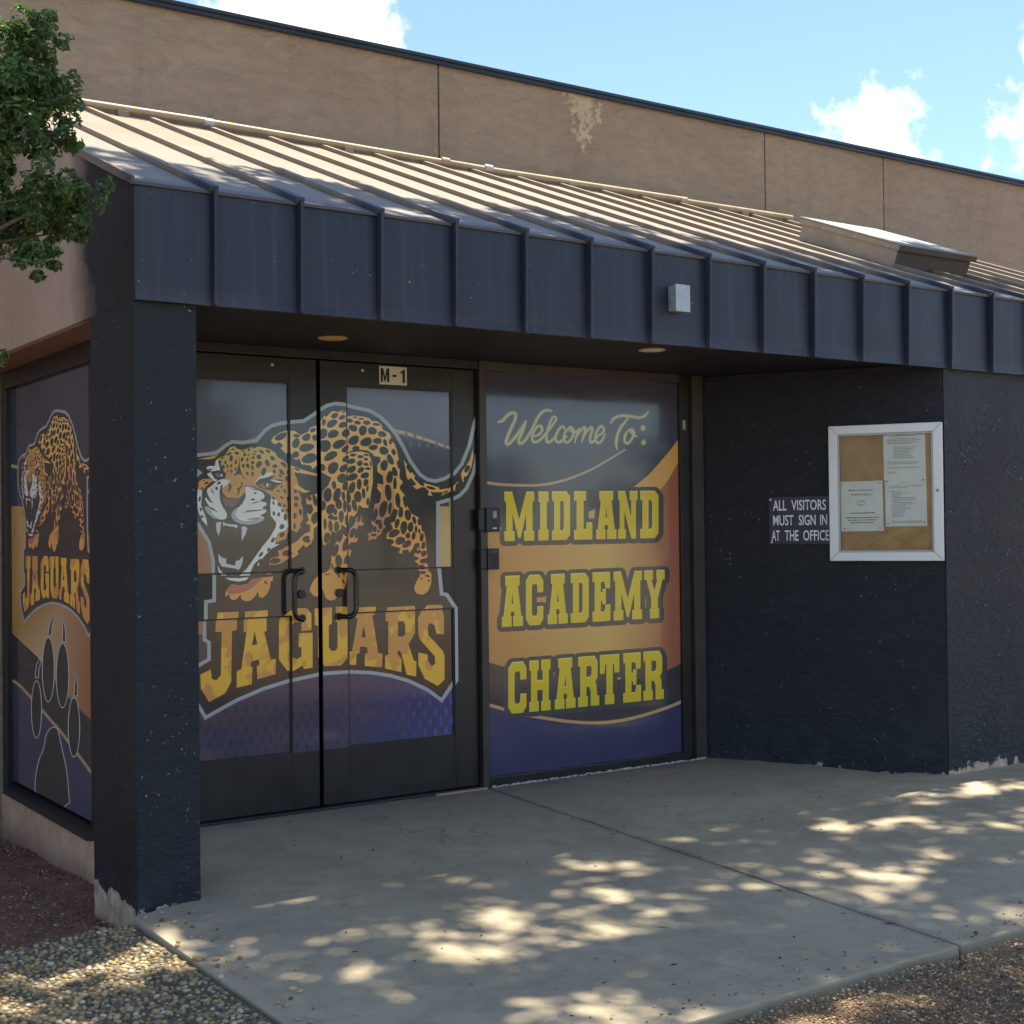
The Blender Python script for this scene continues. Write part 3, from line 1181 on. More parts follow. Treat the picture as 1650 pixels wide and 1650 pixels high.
E1.poly(tp(ZA, OUT), GREY)
E1.poly(tp(ZA, inset(OUT, 20)), BLACK)
# torso
TOR3 = [(70, 650), (100, 590), (180, 530), (290, 490), (400, 500), (490, 560), (600, 510), (630, 450), (720, 420), (800, 330), (840, 270), (860, 300),
        (930, 230), (960, 205), (1050, 220), (1110, 195), (1160, 220), (1165, 290), (1280, 270), (1430, 285), (1520, 310), (1560, 350)]
TOR5 = [(1000, 355), (1060, 410), (1080, 480), (1180, 530), (1205, 590), (1190, 640), (1250, 680), (1290, 790), (1315, 920), (1280, 960), (1310, 1060),
        (1335, 1050), (1325, 1160), (1340, 1240), (1370, 1265), (1330, 1320), (1330, 1390), (1395, 1450), (1370, 1500), (1385, 1560), (1240, 1560), (1050, 1540), (900, 1470)]
TOR4 = [(1545, 190), (1505, 350), (1430, 350), (1370, 300), (1340, 420), (1300, 480), (1235, 460), (1215, 580), (1155, 640), (1090, 590), (1085, 660), (1010, 720),
        (950, 685), (920, 850), (830, 912), (808, 800), (800, 560), (806, 300), (812, 120)]
TORE = [(820, 1395), (940, 1190), (800, 1110), (720, 1010), (670, 1065), (640, 1012), (500, 990), (470, 900), (430, 930), (380, 900), (330, 790), (300, 840),
        (210, 752), (250, 715), (200, 662), (120, 692)]
E1.poly(tp(T3, TOR3) + tp(T5, TOR5) + tp(T4, TOR4) + tp(T3, TORE), cat)
# legs
HIND = [(400, -30), (490, -30), (490, 90), (545, 140), (540, 185), (500, 190), (510, 260), (575, 340), (545, 400), (560, 480), (600, 550), (610, 500), (680, 620),
        (790, 680), (765, 720), (780, 790), (825, 790), (830, 870), (870, 900), (885, 1000), (915, 1270), (830, 1290), (920, 1370), (925, 1440), (890, 1450),
        (955, 1500), (950, 1650), (740, 1650), (780, 1580), (790, 1470), (740, 1430), (790, 1370), (725, 1325), (800, 1280), (715, 1240), (760, 1150), (800, 1050),
        (730, 1060), (690, 1150), (650, 1195), (630, 1150), (540, 1160), (545, 1215), (490, 1195), (520, 1130), (375, 1090), (430, 1040), (400, 1000), (305, 990),
        (320, 910), (410, 840), (370, 760), (430, 740), (465, 640), (480, 570), (420, 540), (430, 300), (390, 180)]
E1.poly(tp(T6, HIND), cat)
FAR = [(170, -20), (398, -30), (385, 190), (425, 300), (415, 540), (370, 640), (345, 670), (290, 680), (260, 760), (295, 810), (240, 870), (240, 910), (160, 970),
       (160, 1005), (120, 990), (60, 1010), (30, 1030), (50, 960), (35, 910), (90, 900), (120, 800), (80, 770), (100, 700), (130, 480), (200, 460), (250, 340),
       (230, 230), (165, 240), (170, 180), (250, 160), (260, 60)]
E1.poly(tp(T6, FAR), lambda x, z: mixc3((.62, .24, .13), cat(x, z), (z - 1.42) * 3))
LEG2 = [(1380, 450), (1415, 480), (1405, 560), (1445, 570), (1420, 620), (1370, 600), (1320, 700), (1300, 790), (1360, 800), (1330, 860), (1240, 860), (1200, 950), (1260, 985),
        (1230, 1075), (1180, 1030), (1130, 1100), (1120, 1170), (1190, 1190), (1175, 1260), (1175, 1330), (1155, 1480), (1130, 1560), (820, 1330), (930, 1250), (940, 1130),
        (950, 1000), (1000, 880), (1030, 835), (1060, 870), (1110, 800), (1110, 735), (1150, 770), (1205, 765), (1235, 665), (1290, 610), (1330, 530), (1315, 515)]
E1.poly(tp(T4, LEG2), lambda x, z: mixc3(cat(x, z), (.60, .20, .14), (z - 1.28) * 5))
E1.poly(tp(ZA, chaikin([(643, 1345), (665, 1290), (705, 1255), (760, 1238), (855, 1240), (848, 1310), (815, 1345), (792, 1393), (762, 1402), (735, 1390), (716, 1330), (694, 1380), (668, 1376)], 1)), ORANGE)
E1.poly(tp(ZA, chaikin([(1255, 1262), (1312, 1245), (1322, 1300), (1302, 1352), (1270, 1370), (1236, 1362), (1222, 1330)], 1)), ORANGE)
LEG1 = [(570, 220), (600, 180), (752, 135), (752, 400), (745, 600), (680, 660), (680, 800), (640, 880), (560, 940), (540, 890), (440, 990), (460, 1030), (400, 1080), (330, 1100),
        (200, 1180), (40, 1200), (60, 1100), (190, 1060), (170, 980), (230, 970), (320, 910), (440, 840), (540, 740), (630, 700), (630, 600), (570, 590), (610, 530), (580, 430),
        (640, 450), (680, 380), (650, 300), (580, 300)]
E1.poly(tp(T4, LEG1), lambda x, z: mixc3((.62, .24, .12), cat(x, z), (x + .30) * 5))
# paw below the jaw
E1.poly(tp(T2, [(430, 1465), (440, 1400), (480, 1340), (530, 1300), (650, 1310), (760, 1290), (830, 1215), (990, 1195), (1140, 1180), (1130, 1250), (1100, 1250), (1095, 1340),
                (1040, 1450), (980, 1500), (930, 1480), (915, 1400), (870, 1480), (800, 1540), (720, 1545), (670, 1510), (655, 1445), (610, 1510), (550, 1530), (500, 1500),
                (490, 1440), (440, 1475)]), ORANGE)
E1.poly(tp(T2, [(440, 1410), (500, 1310), (650, 1310), (760, 1295), (830, 1215), (990, 1200), (900, 1290), (780, 1380), (650, 1430), (500, 1440)]), (.52, .16, .10))
E1.poly(tp(T2, [(900, 1145), (960, 1110), (1090, 1115), (1110, 1150), (1000, 1135)]), ORANGE)
# tail
E1.poly(tp(T5, [(1390, 920), (1440, 1000), (1420, 1030), (1480, 1120), (1515, 1110), (1560, 1170), (1540, 1200), (1650, 1310), (1650, 1335), (1580, 1360), (1520, 1310), (1580, 1290), (1500, 1190),
                (1450, 1220), (1430, 1160), (1410, 1020)]), cat)
E1.poly(tp(T6, [(660, 60), (700, 90), (790, 195), (870, 215), (860, 165), (1080, 230), (1100, 265), (1230, 245), (1290, 200), (1400, 90), (1390, 40), (1410, -10), (1470, -90), (1520, -170),
                (1565, -330), (1575, -230), (1540, -60), (1480, 60), (1430, 80), (1430, 160), (1400, 120), (1310, 190), (1300, 280), (1230, 300), (1120, 355), (1150, 305), (960, 300),
                (990, 360), (915, 345), (940, 290), (880, 235), (780, 215), (750, 260), (700, 210), (760, 185)]), cat)
# head
E1.poly(tp(T3, [(330, 1000), (480, 1060), (740, 1138), (740, 1166), (620, 1142), (400, 1110), (440, 1230), (460, 1310), (560, 1375), (640, 1390), (540, 1415), (440, 1370), (330, 1300)]), cat)
E1.poly(tp(T1, [(335, 265), (440, 225), (480, 160), (520, 95), (590, 80), (620, 120), (700, 140), (850, 92), (862, 122), (925, 88), (1000, 95), (1110, 130), (1190, 180), (1225, 250), (1310, 290),
                (1380, 350), (1430, 400), (1450, 470), (1480, 560), (1500, 640), (1440, 680), (1530, 780), (1560, 880), (1550, 920), (1577, 1000), (1578, 1170), (1530, 1240), (1550, 1260), (1490, 1360), (1430, 1320),
                (1380, 1340), (1340, 1450), (1180, 1515), (1230, 1330), (1300, 1100), (1180, 900), (1100, 790), (1000, 725), (860, 672), (735, 665), (735, 760), (700, 810), (640, 850), (480, 845),
                (410, 770), (400, 690), (450, 600), (440, 520), (420, 430), (370, 330)]),
        lambda x, z: mixc3((.66, .30, .06), (.74, .52, .10), (z - 1.60) * 7))
E1.poly(tp(T1, [(60, 600), (120, 565), (220, 565), (270, 590), (200, 640), (150, 690), (100, 740), (45, 710)]), ORANGE)
E1.poly(tp(T1, [(35, 268), (130, 255), (350, 210), (270, 265), (180, 275)]), ORANGE)
E1.poly(tp(T1, [(40, 715), (110, 740), (100, 830), (90, 950), (130, 1060), (170, 1170), (185, 1262), (110, 1180), (60, 1080), (40, 1000), (34, 850)]), WHITE)
E1.poly(tp(T1, [(1130, 820), (1200, 870), (1240, 930), (1290, 1010), (1330, 1080), (1370, 1180), (1382, 1260), (1340, 1320), (1230, 1360), (1190, 1440), (1180, 1530), (1260, 1525), (1140, 1590), (1050, 1680),
                (980, 1760), (940, 1850), (920, 1850), (960, 1740), (870, 1830), (830, 1920), (790, 1990), (640, 1995), (760, 1900), (880, 1730), (1000, 1560), (1100, 1440), (1190, 1290), (1200, 1210),
                (1120, 1110), (1110, 960)]), WHITE)
E1.poly(tp(T2, [(430, 1200), (640, 1206), (780, 1190), (740, 1238), (620, 1256), (500, 1238)]), WHITE)
E1.poly(tp(T2, [(335, 1010), (370, 1085), (450, 1165), (370, 1167), (345, 1090)]), WHITE)
# nose surround, muzzle
E1.poly(tp(T1, [(365, 770), (402, 760), (480, 845), (640, 852), (762, 820), (735, 900), (660, 975), (600, 1010), (540, 1060), (525, 1160), (480, 1160), (475, 1100), (420, 990), (370, 880)]), BLACK)
E1.poly(tp(T1, chaikin([(735, 672), (850, 690), (960, 730), (1030, 800), (1025, 850), (950, 888), (1060, 915), (1060, 950), (985, 992), (1062, 1028), (1050, 1060), (960, 1105), (1030, 1135), (1010, 1180),
                        (920, 1225), (800, 1245), (680, 1230), (590, 1190), (540, 1130), (540, 1070), (580, 1020), (640, 990), (700, 930), (752, 830), (745, 760)], 1)), WHITE)
E1.poly(tp(T1, chaikin([(540, 1070), (545, 1140), (600, 1195), (690, 1230), (800, 1245), (920, 1225), (1010, 1180), (1028, 1138), (900, 1165), (760, 1192), (660, 1172), (602, 1120), (600, 1060), (640, 1000), (580, 1020)], 1)), SHADEW)
E1.poly(tp(T1, chaikin([(215, 690), (330, 590), (430, 560), (530, 600), (480, 650), (410, 690), (362, 780), (370, 880), (410, 980), (465, 1060), (475, 1120), (440, 1165), (360, 1165), (270, 1145), (190, 1080),
                        (140, 1000), (150, 970), (225, 990), (142, 860), (158, 840), (250, 905), (180, 780), (175, 720)], 1)), WHITE)
E1.poly(tp(T1, chaikin([(140, 1000), (200, 1090), (280, 1148), (380, 1168), (300, 1120), (240, 1070), (250, 1040), (195, 990), (150, 972)], 1)), SHADEW)
E1.poly(tp(T1, [(395, 822), (480, 856), (560, 862), (680, 857), (640, 900), (590, 960), (545, 1000), (520, 970), (485, 950), (450, 980), (420, 900)]), BROWN)
for p in ([(490, 620), (545, 665), (530, 720), (500, 775), (488, 740), (508, 690)],
          [(665, 595), (715, 630), (692, 690), (662, 720), (658, 780), (600, 815), (640, 765), (618, 710), (680, 670), (690, 632)],
          [(660, 225), (645, 350), (622, 450), (590, 495), (560, 510), (600, 517), (640, 495), (690, 505), (720, 550), (770, 577), (722, 535), (684, 470), (664, 380)],
          [(820, 945), (880, 905), (1000, 885), (940, 905)], [(690, 1072), (790, 1030), (1050, 1012), (960, 1035), (820, 1048)], [(760, 1157), (880, 1148), (1000, 1125), (920, 1160), (820, 1166)],
          [(235, 690), (262, 740), (290, 800), (250, 760)], [(170, 850), (230, 880), (285, 925), (215, 905)], [(150, 955), (250, 985), (355, 1062), (260, 1025)],
          [(800, 705), (900, 712), (1000, 752), (920, 735)], [(340, 340), (380, 420), (445, 470), (400, 470), (352, 400)], [(380, 660), (410, 650), (395, 760), (370, 820), (360, 770)]):
    E1.poly(tp(T1, p), BLACK)
# eyes
E1.poly(tp(T1, [(170, 390), (230, 370), (290, 380), (305, 300), (340, 270), (348, 330), (365, 400), (375, 440), (350, 442), (240, 452), (180, 425)]), WHITE)
E1.poly(tp(T1, [(175, 490), (235, 465), (290, 560), (335, 582), (290, 605), (220, 545)]), WHITE)
E1.poly(tp(T1, [(860, 645), (910, 580), (960, 530), (1040, 478), (1152, 458), (1155, 500), (1060, 542), (960, 562), (900, 612)]), WHITE)
E1.poly(tp(T1, [(245, 460), (330, 440), (390, 436), (462, 480), (450, 540), (350, 572), (290, 542)]), BLACK)
E1.poly(tp(T1, [(890, 632), (950, 570), (1050, 547), (1192, 512), (1140, 560), (1110, 585), (1200, 618), (1295, 622), (1210, 672), (1150, 742), (1040, 722), (950, 692)]), BLACK)
E1.poly(tp(T1, [(1105, 580), (1200, 588), (1295, 608), (1240, 622), (1150, 602)]), WHITE)
E1.poly(tp(T1, [(185, 425), (230, 412), (265, 430), (220, 438)]), BLACK)
E1.poly(tp(T1, [(290, 482), (340, 470), (382, 520), (360, 550), (320, 532)]), (.30, .11, .09))
E1.poly(tp(T1, [(930, 650), (1000, 620), (1060, 610), (1132, 650), (1080, 702), (1010, 702)]), (.36, .13, .10))
E1.poly(tp(T1, ell(1042, 640, 34, 30)), BLACK)
E1.poly(tp(T1, ell(1068, 652, 14, 24)), (.85, .85, .85))
E1.poly(tp(T1, ell(393, 510, 13, 24)), (.85, .85, .85))
# teeth
for p in ([(315, 1212), (390, 1200), (375, 1320), (350, 1410), (320, 1330), (310, 1250)],
          [(415, 1195), (460, 1225), (632, 1245), (630, 1270), (612, 1298), (570, 1270), (500, 1265), (450, 1250), (415, 1262)],
          [(690, 1265), (740, 1268), (776, 1290), (750, 1380), (690, 1482)],
          [(345, 1675), (400, 1730), (465, 1745), (460, 1815), (590, 1850), (605, 1775), (650, 1770), (712, 1702), (700, 1800), (670, 1880), (640, 1912), (600, 1890), (400, 1860), (350, 1790)]):
    E1.poly(tp(T1, p), (.62, .64, .66))
E1.poly(tp(T1, [(34, 415), (112, 470), (34, 545)]), GREY)
# the dark gaps and rosettes
E1.poly(tp(T3, [(400, 1130), (460, 1118), (740, 1170), (800, 1122), (942, 1190), (900, 1300), (820, 1380), (740, 1378), (560, 1368), (462, 1310), (440, 1220)]), BLACK)
E1.poly(tp(T5, [(870, 800), (930, 850), (960, 870), (1035, 880), (1050, 940), (1000, 1000), (1000, 1100), (1080, 1160), (1090, 1290), (1000, 1270), (1000, 1350), (1060, 1420), (1040, 1540), (960, 1570),
                (950, 1660), (880, 1660), (900, 1450), (935, 1250), (930, 1000), (905, 920), (880, 860)]), BLACK)
E1.poly(tp(T5, [(480, 852), (600, 795), (720, 770), (860, 785), (960, 860), (880, 832), (760, 800), (620, 812)]), BLACK)
S1 = [(500, 195, 42, 18, -35), (560, 128, 28, 10, -15), (620, 185, 30, 22, 20), (535, 262, 24, 48, 0), (410, 258, 28, 12, -25), (372, 310, 18, 26, -20), (450, 320, 15, 30, 15), (420, 385, 20, 28, -20),
      (480, 375, 14, 28, 10), (535, 370, 14, 30, 5), (605, 315, 16, 38, 10), (540, 450, 15, 26, 0), (600, 420, 14, 26, 10), (490, 455, 10, 18, -30), (715, 155, 18, 12, 20), (795, 135, 28, 14, -50),
      (735, 205, 18, 28, 20), (790, 210, 18, 12, -50), (695, 280, 18, 34, 20), (775, 280, 16, 30, 15), (715, 370, 18, 36, -15), (780, 370, 22, 38, -20), (775, 485, 18, 28, -25), (890, 158, 28, 10, 0),
      (875, 200, 20, 14, 0), (860, 250, 20, 20, 0), (853, 322, 22, 24, 0), (850, 400, 20, 34, -15), (852, 490, 18, 40, -5), (985, 165, 42, 20, 40), (1080, 155, 38, 20, 25), (945, 240, 36, 34, 0),
      (1145, 260, 46, 26, 35), (945, 350, 36, 60, 30), (1070, 330, 30, 60, -25), (1180, 375, 38, 28, 10), (1310, 350, 56, 28, 35), (1015, 455, 36, 60, 15), (1170, 455, 24, 30, 0), (1280, 465, 30, 50, -30),
      (1260, 520, 30, 14, 30), (1255, 583, 45, 12, 8), (1360, 560, 36, 36, 0), (1280, 680, 12, 24, 0), (1230, 745, 30, 12, 5), (1325, 745, 22, 34, -20), (1280, 840, 34, 16, 35), (1250, 945, 34, 28, 40),
      (1325, 960, 22, 26, -10), (1465, 750, 22, 34, -20), (1480, 855, 34, 38, -20), (1475, 950, 28, 38, -25), (1540, 1055, 26, 48, -10), (1460, 1110, 28, 44, 0), (1455, 1260, 20, 48, 0), (1380, 860, 25, 40, 0),
      (1375, 1030, 30, 30, 0), (1375, 470, 20, 30, 0), (1490, 425, 42, 16, 25), (170, 625, 34, 16, -25), (105, 705, 24, 12, -40), (130, 590, 16, 8, -40), (70, 860, 18, 40, 10), (85, 1015, 18, 28, -20),
      (105, 1120, 22, 24, -40), (1160, 850, 34, 18, 35), (1160, 920, 14, 34, -20), (1165, 1075, 20, 34, -20), (1238, 1090, 20, 34, 0), (1290, 1035, 16, 30, -35), (1335, 1130, 26, 56, 0), (1285, 1270, 38, 40, 30),
      (1285, 1390, 48, 32, -25), (1150, 1470, 22, 46, 30), (1090, 1610, 20, 34, 35), (975, 1680, 22, 44, 35), (960, 1780, 14, 40, 25), (890, 775, 24, 12, 20), (855, 870, 32, 16, -5), (355, 625, 30, 18, -20), (318, 705, 18, 26, 0),
      (1030, 2095, 16, 36, -35)]
S3 = [(215, 580, 85, 46, -30), (430, 570, 48, 24, 10), (420, 680, 50, 70, 10), (575, 595, 56, 50, -30), (670, 490, 42, 28, -30), (575, 745, 98, 58, -15), (415, 850, 50, 45, 0), (620, 905, 105, 66, -10), (705, 600, 40, 45, 0)]
S5 = [(350, 275, 55, 32, -30), (460, 300, 45, 30, -20), (310, 390, 80, 45, -25), (470, 410, 60, 38, -30), (325, 545, 80, 52, -30), (525, 530, 62, 58, -20), (190, 370, 28, 45, 0), (180, 540, 55, 70, 20), (200, 720, 80, 88, 10),
      (415, 695, 90, 58, -30), (650, 635, 74, 62, -40), (835, 660, 88, 56, -25), (1000, 645, 58, 45, 10), (585, 345, 50, 30, 10), (705, 375, 45, 28, 0), (845, 375, 48, 32, 10), (980, 400, 48, 22, 5), (670, 295, 32, 12, 0),
      (760, 318, 38, 14, 5), (480, 222, 16, 14, 0), (640, 455, 58, 46, 30), (785, 490, 50, 75, 15), (925, 495, 60, 55, 0), (1070, 545, 62, 38, 20), (515, 765, 70, 36, -35), (680, 755, 52, 34, 0), (940, 740, 66, 35, -10), (1115, 670, 24, 55, -20),
      (1192, 660, 18, 40, 0), (1095, 790, 60, 58, 30), (1240, 810, 30, 42, -20), (1190, 920, 40, 75, -20), (1100, 1005, 50, 78, 5), (290, 870, 100, 52, -25), (325, 1045, 88, 66, -45), (485, 1050, 74, 42, -35), (165, 1040, 45, 50, 0),
      (520, 910, 60, 36, -40), (615, 945, 62, 34, -15), (640, 853, 46, 20, -5), (748, 878, 42, 24, 0), (740, 975, 36, 42, 20), (835, 852, 36, 16, 10), (830, 915, 28, 22, 0), (830, 990, 36, 22, 0), (903, 985, 12, 38, -15),
      (620, 1065, 60, 46, -35), (755, 1075, 50, 34, -30), (860, 1055, 40, 18, 5), (460, 1200, 72, 60, -30), (630, 1180, 74, 48, -15), (815, 1155, 62, 38, -20), (340, 1300, 32, 55, 0), (505, 1315, 36, 66, 10), (625, 1335, 44, 80, 10),
      (730, 1285, 32, 80, 0), (830, 1260, 36, 48, 10), (245, 1445, 54, 100, 0), (385, 1440, 50, 92, 15), (480, 1460, 26, 60, -5), (565, 1475, 38, 90, -10), (710, 1470, 50, 80, -10), (795, 1420, 26, 70, 0), (852, 1350, 14, 48, 10),
      (180, 1600, 40, 66, 0), (410, 1580, 44, 70, 0), (500, 1610, 26, 78, 0), (660, 1600, 36, 80, -10), (575, 1640, 36, 56, -10), (855, 1540, 14, 46, 0), (1180, 1180, 44, 84, 5), (1255, 1100, 36, 68, -10),
      (1260, 1280, 24, 78, 0), (1160, 1400, 44, 104, -8), (1305, 1500, 32, 80, -5)]
S4 = [(930, 370, 52, 78, 20), (1000, 410, 26, 42, 0), (1090, 480, 38, 78, 0), (940, 490, 42, 34, 0), (1005, 508, 28, 30, 0), (930, 620, 30, 76, 0), (1020, 630, 38, 68, 0), (1175, 540, 30, 78, 0), (880, 790, 42, 80, 10),
      (850, 590, 22, 78, 0), (700, 500, 46, 88, 10), (570, 810, 55, 40, -30), (130, 1135, 72, 38, -15), (300, 1020, 60, 40, -15), (620, 210, 28, 36, 20), (700, 240, 30, 80, -15), (610, 850, 36, 12, -45), (1160, 885, 40, 110, 15), (1000, 980, 42, 88, 15),
      (1050, 1130, 46, 84, 0), (1275, 720, 36, 76, 20), (1370, 510, 24, 46, 10), (960, 1220, 12, 50, -15), (1050, 1350, 14, 40, -25), (1130, 1310, 16, 30, 0), (1120, 1440, 12, 40, -25), (885, 1333, 36, 8, -5), (1500, 255, 22, 52, 10)]
S6 = [(360, 80, 42, 78, -5), (432, 170, 24, 78, 5), (335, 310, 45, 108, -10), (475, 430, 36, 98, -5), (260, 550, 50, 122, 12), (360, 540, 24, 88, 5), (140, 640, 30, 98, 15), (190, 745, 48, 36, -10), (220, 810, 30, 36, 15),
      (135, 850, 26, 42, 10), (190, 880, 16, 18, 0), (120, 935, 36, 20, -10), (520, 600, 32, 78, 0), (625, 640, 42, 80, -5), (465, 765, 34, 62, 15), (565, 825, 44, 98, 5), (665, 820, 38, 72, 0), (720, 715, 24, 60, -15),
      (745, 850, 20, 48, 0), (420, 910, 82, 50, -20), (625, 945, 32, 42, 0), (710, 950, 26, 56, 5), (510, 1020, 68, 52, -40), (610, 1070, 68, 44, -30), (795, 880, 14, 38, -10), (830, 970, 26, 62, 5), (855, 1090, 26, 56, 15),
      (780, 1185, 38, 26, -15), (860, 1210, 34, 48, 20), (790, 1110, 10, 36, 0), (855, 1320, 48, 34, -15), (820, 1410, 52, 34, 0), (830, 1490, 42, 20, 0), (895, 1540, 32, 16, 15), (810, 1580, 20, 9, -30), (915, 1610, 10, 24, -30),
      (965, 240, 62, 20, 15), (1180, 300, 38, 12, -25), (1375, 130, 34, 26, -40), (1480, -40, 30, 60, 30)]
ra = random.Random(2)


def spot(e):
    cx, cy, rx, ry, dg = e
    k = ra.randint(9, 12)
    ph = ra.uniform(0, 6.28)
    a = math.radians(dg)
    o = []
    for i in range(14):
        th = 2 * math.pi * i / 14
        f = 1 + .07 * math.sin(2 * th + ph) + .04 * math.sin(3 * th + ph * 2)
        sx, sy = rx * math.cos(th) * f, ry * math.sin(th) * f
        o.append((cx + sx * math.cos(a) - sy * math.sin(a), cy + sx * math.sin(a) + sy * math.cos(a)))
    return o


for tl, S in ((T1, S1), (T3, S3), (T5, S5), (T4, S4), (T6, S6)):
    for e in S:
        k_ = 1.0 if tl is T1 else 1.10
        E1.poly(tp(tl, spot((e[0], e[1], e[2] * k_, e[3] * k_, e[4]))), BLACK)

# JAGUARS
J1 = Art()
LET = [([(135, 368), (252, 362), (248, 465), (222, 470), (218, 750), (185, 815), (95, 865), (50, 790), (47, 712), (105, 682), (110, 735), (135, 745), (160, 715), (165, 475), (130, 475)], None),
       ([(288, 362), (413, 355), (414, 470), (400, 475), (438, 628), (466, 625), (463, 710), (362, 738), (360, 665), (374, 660), (372, 628), (328, 640), (326, 672), (336, 670), (332, 765), (248, 785), (248, 692), (274, 682), (302, 478), (286, 476)],
        [(348, 472), (362, 545), (332, 550)]),
       ([(515, 375), (560, 345), (630, 342), (655, 375), (655, 465), (600, 470), (598, 420), (562, 420), (548, 440), (548, 615), (575, 625), (600, 610), (600, 560), (585, 558), (585, 482), (662, 478), (662, 672), (615, 680), (605, 660), (560, 690), (530, 692), (482, 630), (482, 410)], None),
       ([(672, 345), (770, 338), (768, 430), (752, 436), (752, 560), (765, 580), (790, 578), (800, 560), (800, 420), (790, 415), (790, 335), (855, 335), (855, 620), (820, 660), (730, 665), (692, 615), (692, 440), (674, 435)], None),
       ([(898, 340), (1012, 335), (1012, 380), (1000, 385), (1032, 592), (1056, 596), (1054, 672), (958, 664), (958, 596), (974, 594), (970, 560), (932, 556), (928, 594), (912, 596), (910, 660), (862, 655), (864, 588), (888, 582), (918, 400), (898, 395)],
        [(952, 440), (964, 505), (938, 505)]),
       ([(1075, 338), (1225, 330), (1236, 370), (1236, 480), (1215, 520), (1200, 540), (1228, 632), (1244, 640), (1242, 722), (1190, 712), (1160, 590), (1140, 575), (1140, 600), (1162, 625), (1160, 698), (1070, 678), (1070, 608), (1088, 600), (1088, 420), (1072, 410)],
        [(1142, 420), (1170, 415), (1182, 435), (1182, 490), (1165, 502), (1142, 500)]),
       ([(1270, 360), (1300, 325), (1380, 325), (1396, 385), (1397, 490), (1355, 485), (1345, 440), (1320, 425), (1308, 440), (1308, 490), (1390, 580), (1400, 610), (1400, 740), (1362, 775), (1290, 735), (1255, 660), (1255, 590), (1305, 600), (1310, 640), (1330, 665),
         (1348, 650), (1345, 610), (1262, 515), (1254, 480), (1254, 400)], None)]
for o_, h_ in LET:
    J1.poly(tp(ZBT, o_), ORANGE, [tp(ZBT, h_)] if h_ else [])

# door film background
BG = Art()


def door_bg(x, z):
    top = mixc3((.075, .078, .10), (.125, .125, .185), (x + .1) / .8)
    bot = mixc3((.060, .050, .085), (.062, .057, .145), (x + .2) / .9)
    return mixc3(bot, top, (z - .9) / .5)


BG.ops.append((grid_ops(-.93, .93, .27, 2.1, 24, 30), door_bg))


def band_col(x, z):
    return mixc3((.40, .17, .09), (.62, .43, .16), (x + .3) / 1.0)


BG.poly([(-.93, 1.52), (-.93, .92), (.93, .70), (.93, 1.56)], band_col)
BG.poly(tp(ZA, [(-300, 640), (30, 600), (250, 530), (420, 470), (440, 480), (250, 545), (30, 625), (-300, 700)]), (.36, .16, .14))
BG.union([tp(ZA, q) for q in thick(smooth_line([(1060, 440), (1130, 462), (1200, 478), (1290, 508), (1420, 556)]), 20)], (.60, .42, .22))
BG.poly(tp(ZA, [(1080, 480), (1130, 472), (1290, 516), (1425, 562), (1425, 880), (1060, 880)]), (.055, .055, .085))
for r_ in range(12):
    for c_ in range(16):
        x, z = .02 + c_ * .064 + (r_ % 2) * .032, .315 + r_ * .050
        if z < .62 and x < .80:
            u = (x - .2) / .6
            BG.poly([(x - .012, z), (x, z - .028), (x + .012, z), (x, z + .028)], mixc3((.050, .046, .085), (.090, .10, .40), u))
        x = -.80 + c_ * .0515 + (r_ % 2) * .0258
        if z < .55 and x < -.02:
            BG.poly([(x - .010, z), (x, z - .022), (x + .010, z), (x, z + .022)], (.040, .037, .060))
for r_ in range(7):
    for c_ in range(12):
        x, z = .22 + c_ * .0515 + (r_ % 2) * .0258, 1.80 + r_ * .045
        if x < .78 and z < 2.08:
            BG.poly([(x - .010, z), (x, z - .022), (x + .010, z), (x, z + .022)], mixc3((.12, .12, .18), (.14, .14, .25), (x - .2) / .5))

G1 = .0135
for sg, dd in ((1, D1), (-1, D2)):
    def rx(a, b):
        return (min(sg * a, sg * b), max(sg * a, sg * b))
    up, lo = (*rx(.160, .767), 1.167, 2.077), (*rx(.160, .767), .293, .945)
    midr, st = (*rx(.1525, .7745), .9525, 1.1595), (*rx(.0118, .1518), .2865, 2.199)
    hs = (*rx(.7755, .9155), .30, 2.199)
    stlow = (*rx(.0118, .1518), .2865, .93)
    if sg > 0:
        sil = [(up, G1), (lo, G1), (midr, .0006), (st, 0), (hs, 0)]
    else:
        sil = [(up, G1), (lo, G1), (midr, .0006), (st, 0), (hs, 0)]
    put = lambda x, z, d: (x, d, z)
    BG.place('film_background', 'vinyl_print', dd, [(up, G1), (lo, G1), (stlow, 0)], put)
    E1.place('emblem_print', 'vinyl_print', dd, sil, put, len(BG.ops) + 4)
    J1.place('emblem_lettering', 'letter_print', dd, sil, put, len(BG.ops) + len(E1.ops) + 8)

# welcome window print
WB = Art()
GW = .0115
WR = (.9727, 2.334, .049, 2.1995)


def wb(x, z):
    return mixc3((.055, .050, .115), (.062, .060, .095), (z - .4) / .8)


WB.ops.append((grid_ops(.96, 2.34, .04, 2.21, 14, 22), wb))


def wp(t, pts):
    return tp(t, pts)


def wor(x, z):
    u = (x - .97) / 1.36
    c = mixc3((.60, .27, .075), (.74, .46, .12), u / .6) if u < .6 else mixc3((.74, .46, .12), (.40, .13, .07), (u - .6) / .36)
    return c


ug = [(1440, 500), (1355, 640), (1270, 745), (1180, 845), (1090, 918), (960, 1000), (800, 1085), (600, 1150), (400, 1185), (200, 1195), (40, 1190)]
lg = [(40, 750), (95, 768), (220, 802), (450, 860), (700, 890), (950, 890), (1150, 865), (1290, 830), (1420, 768), (1470, 740)]
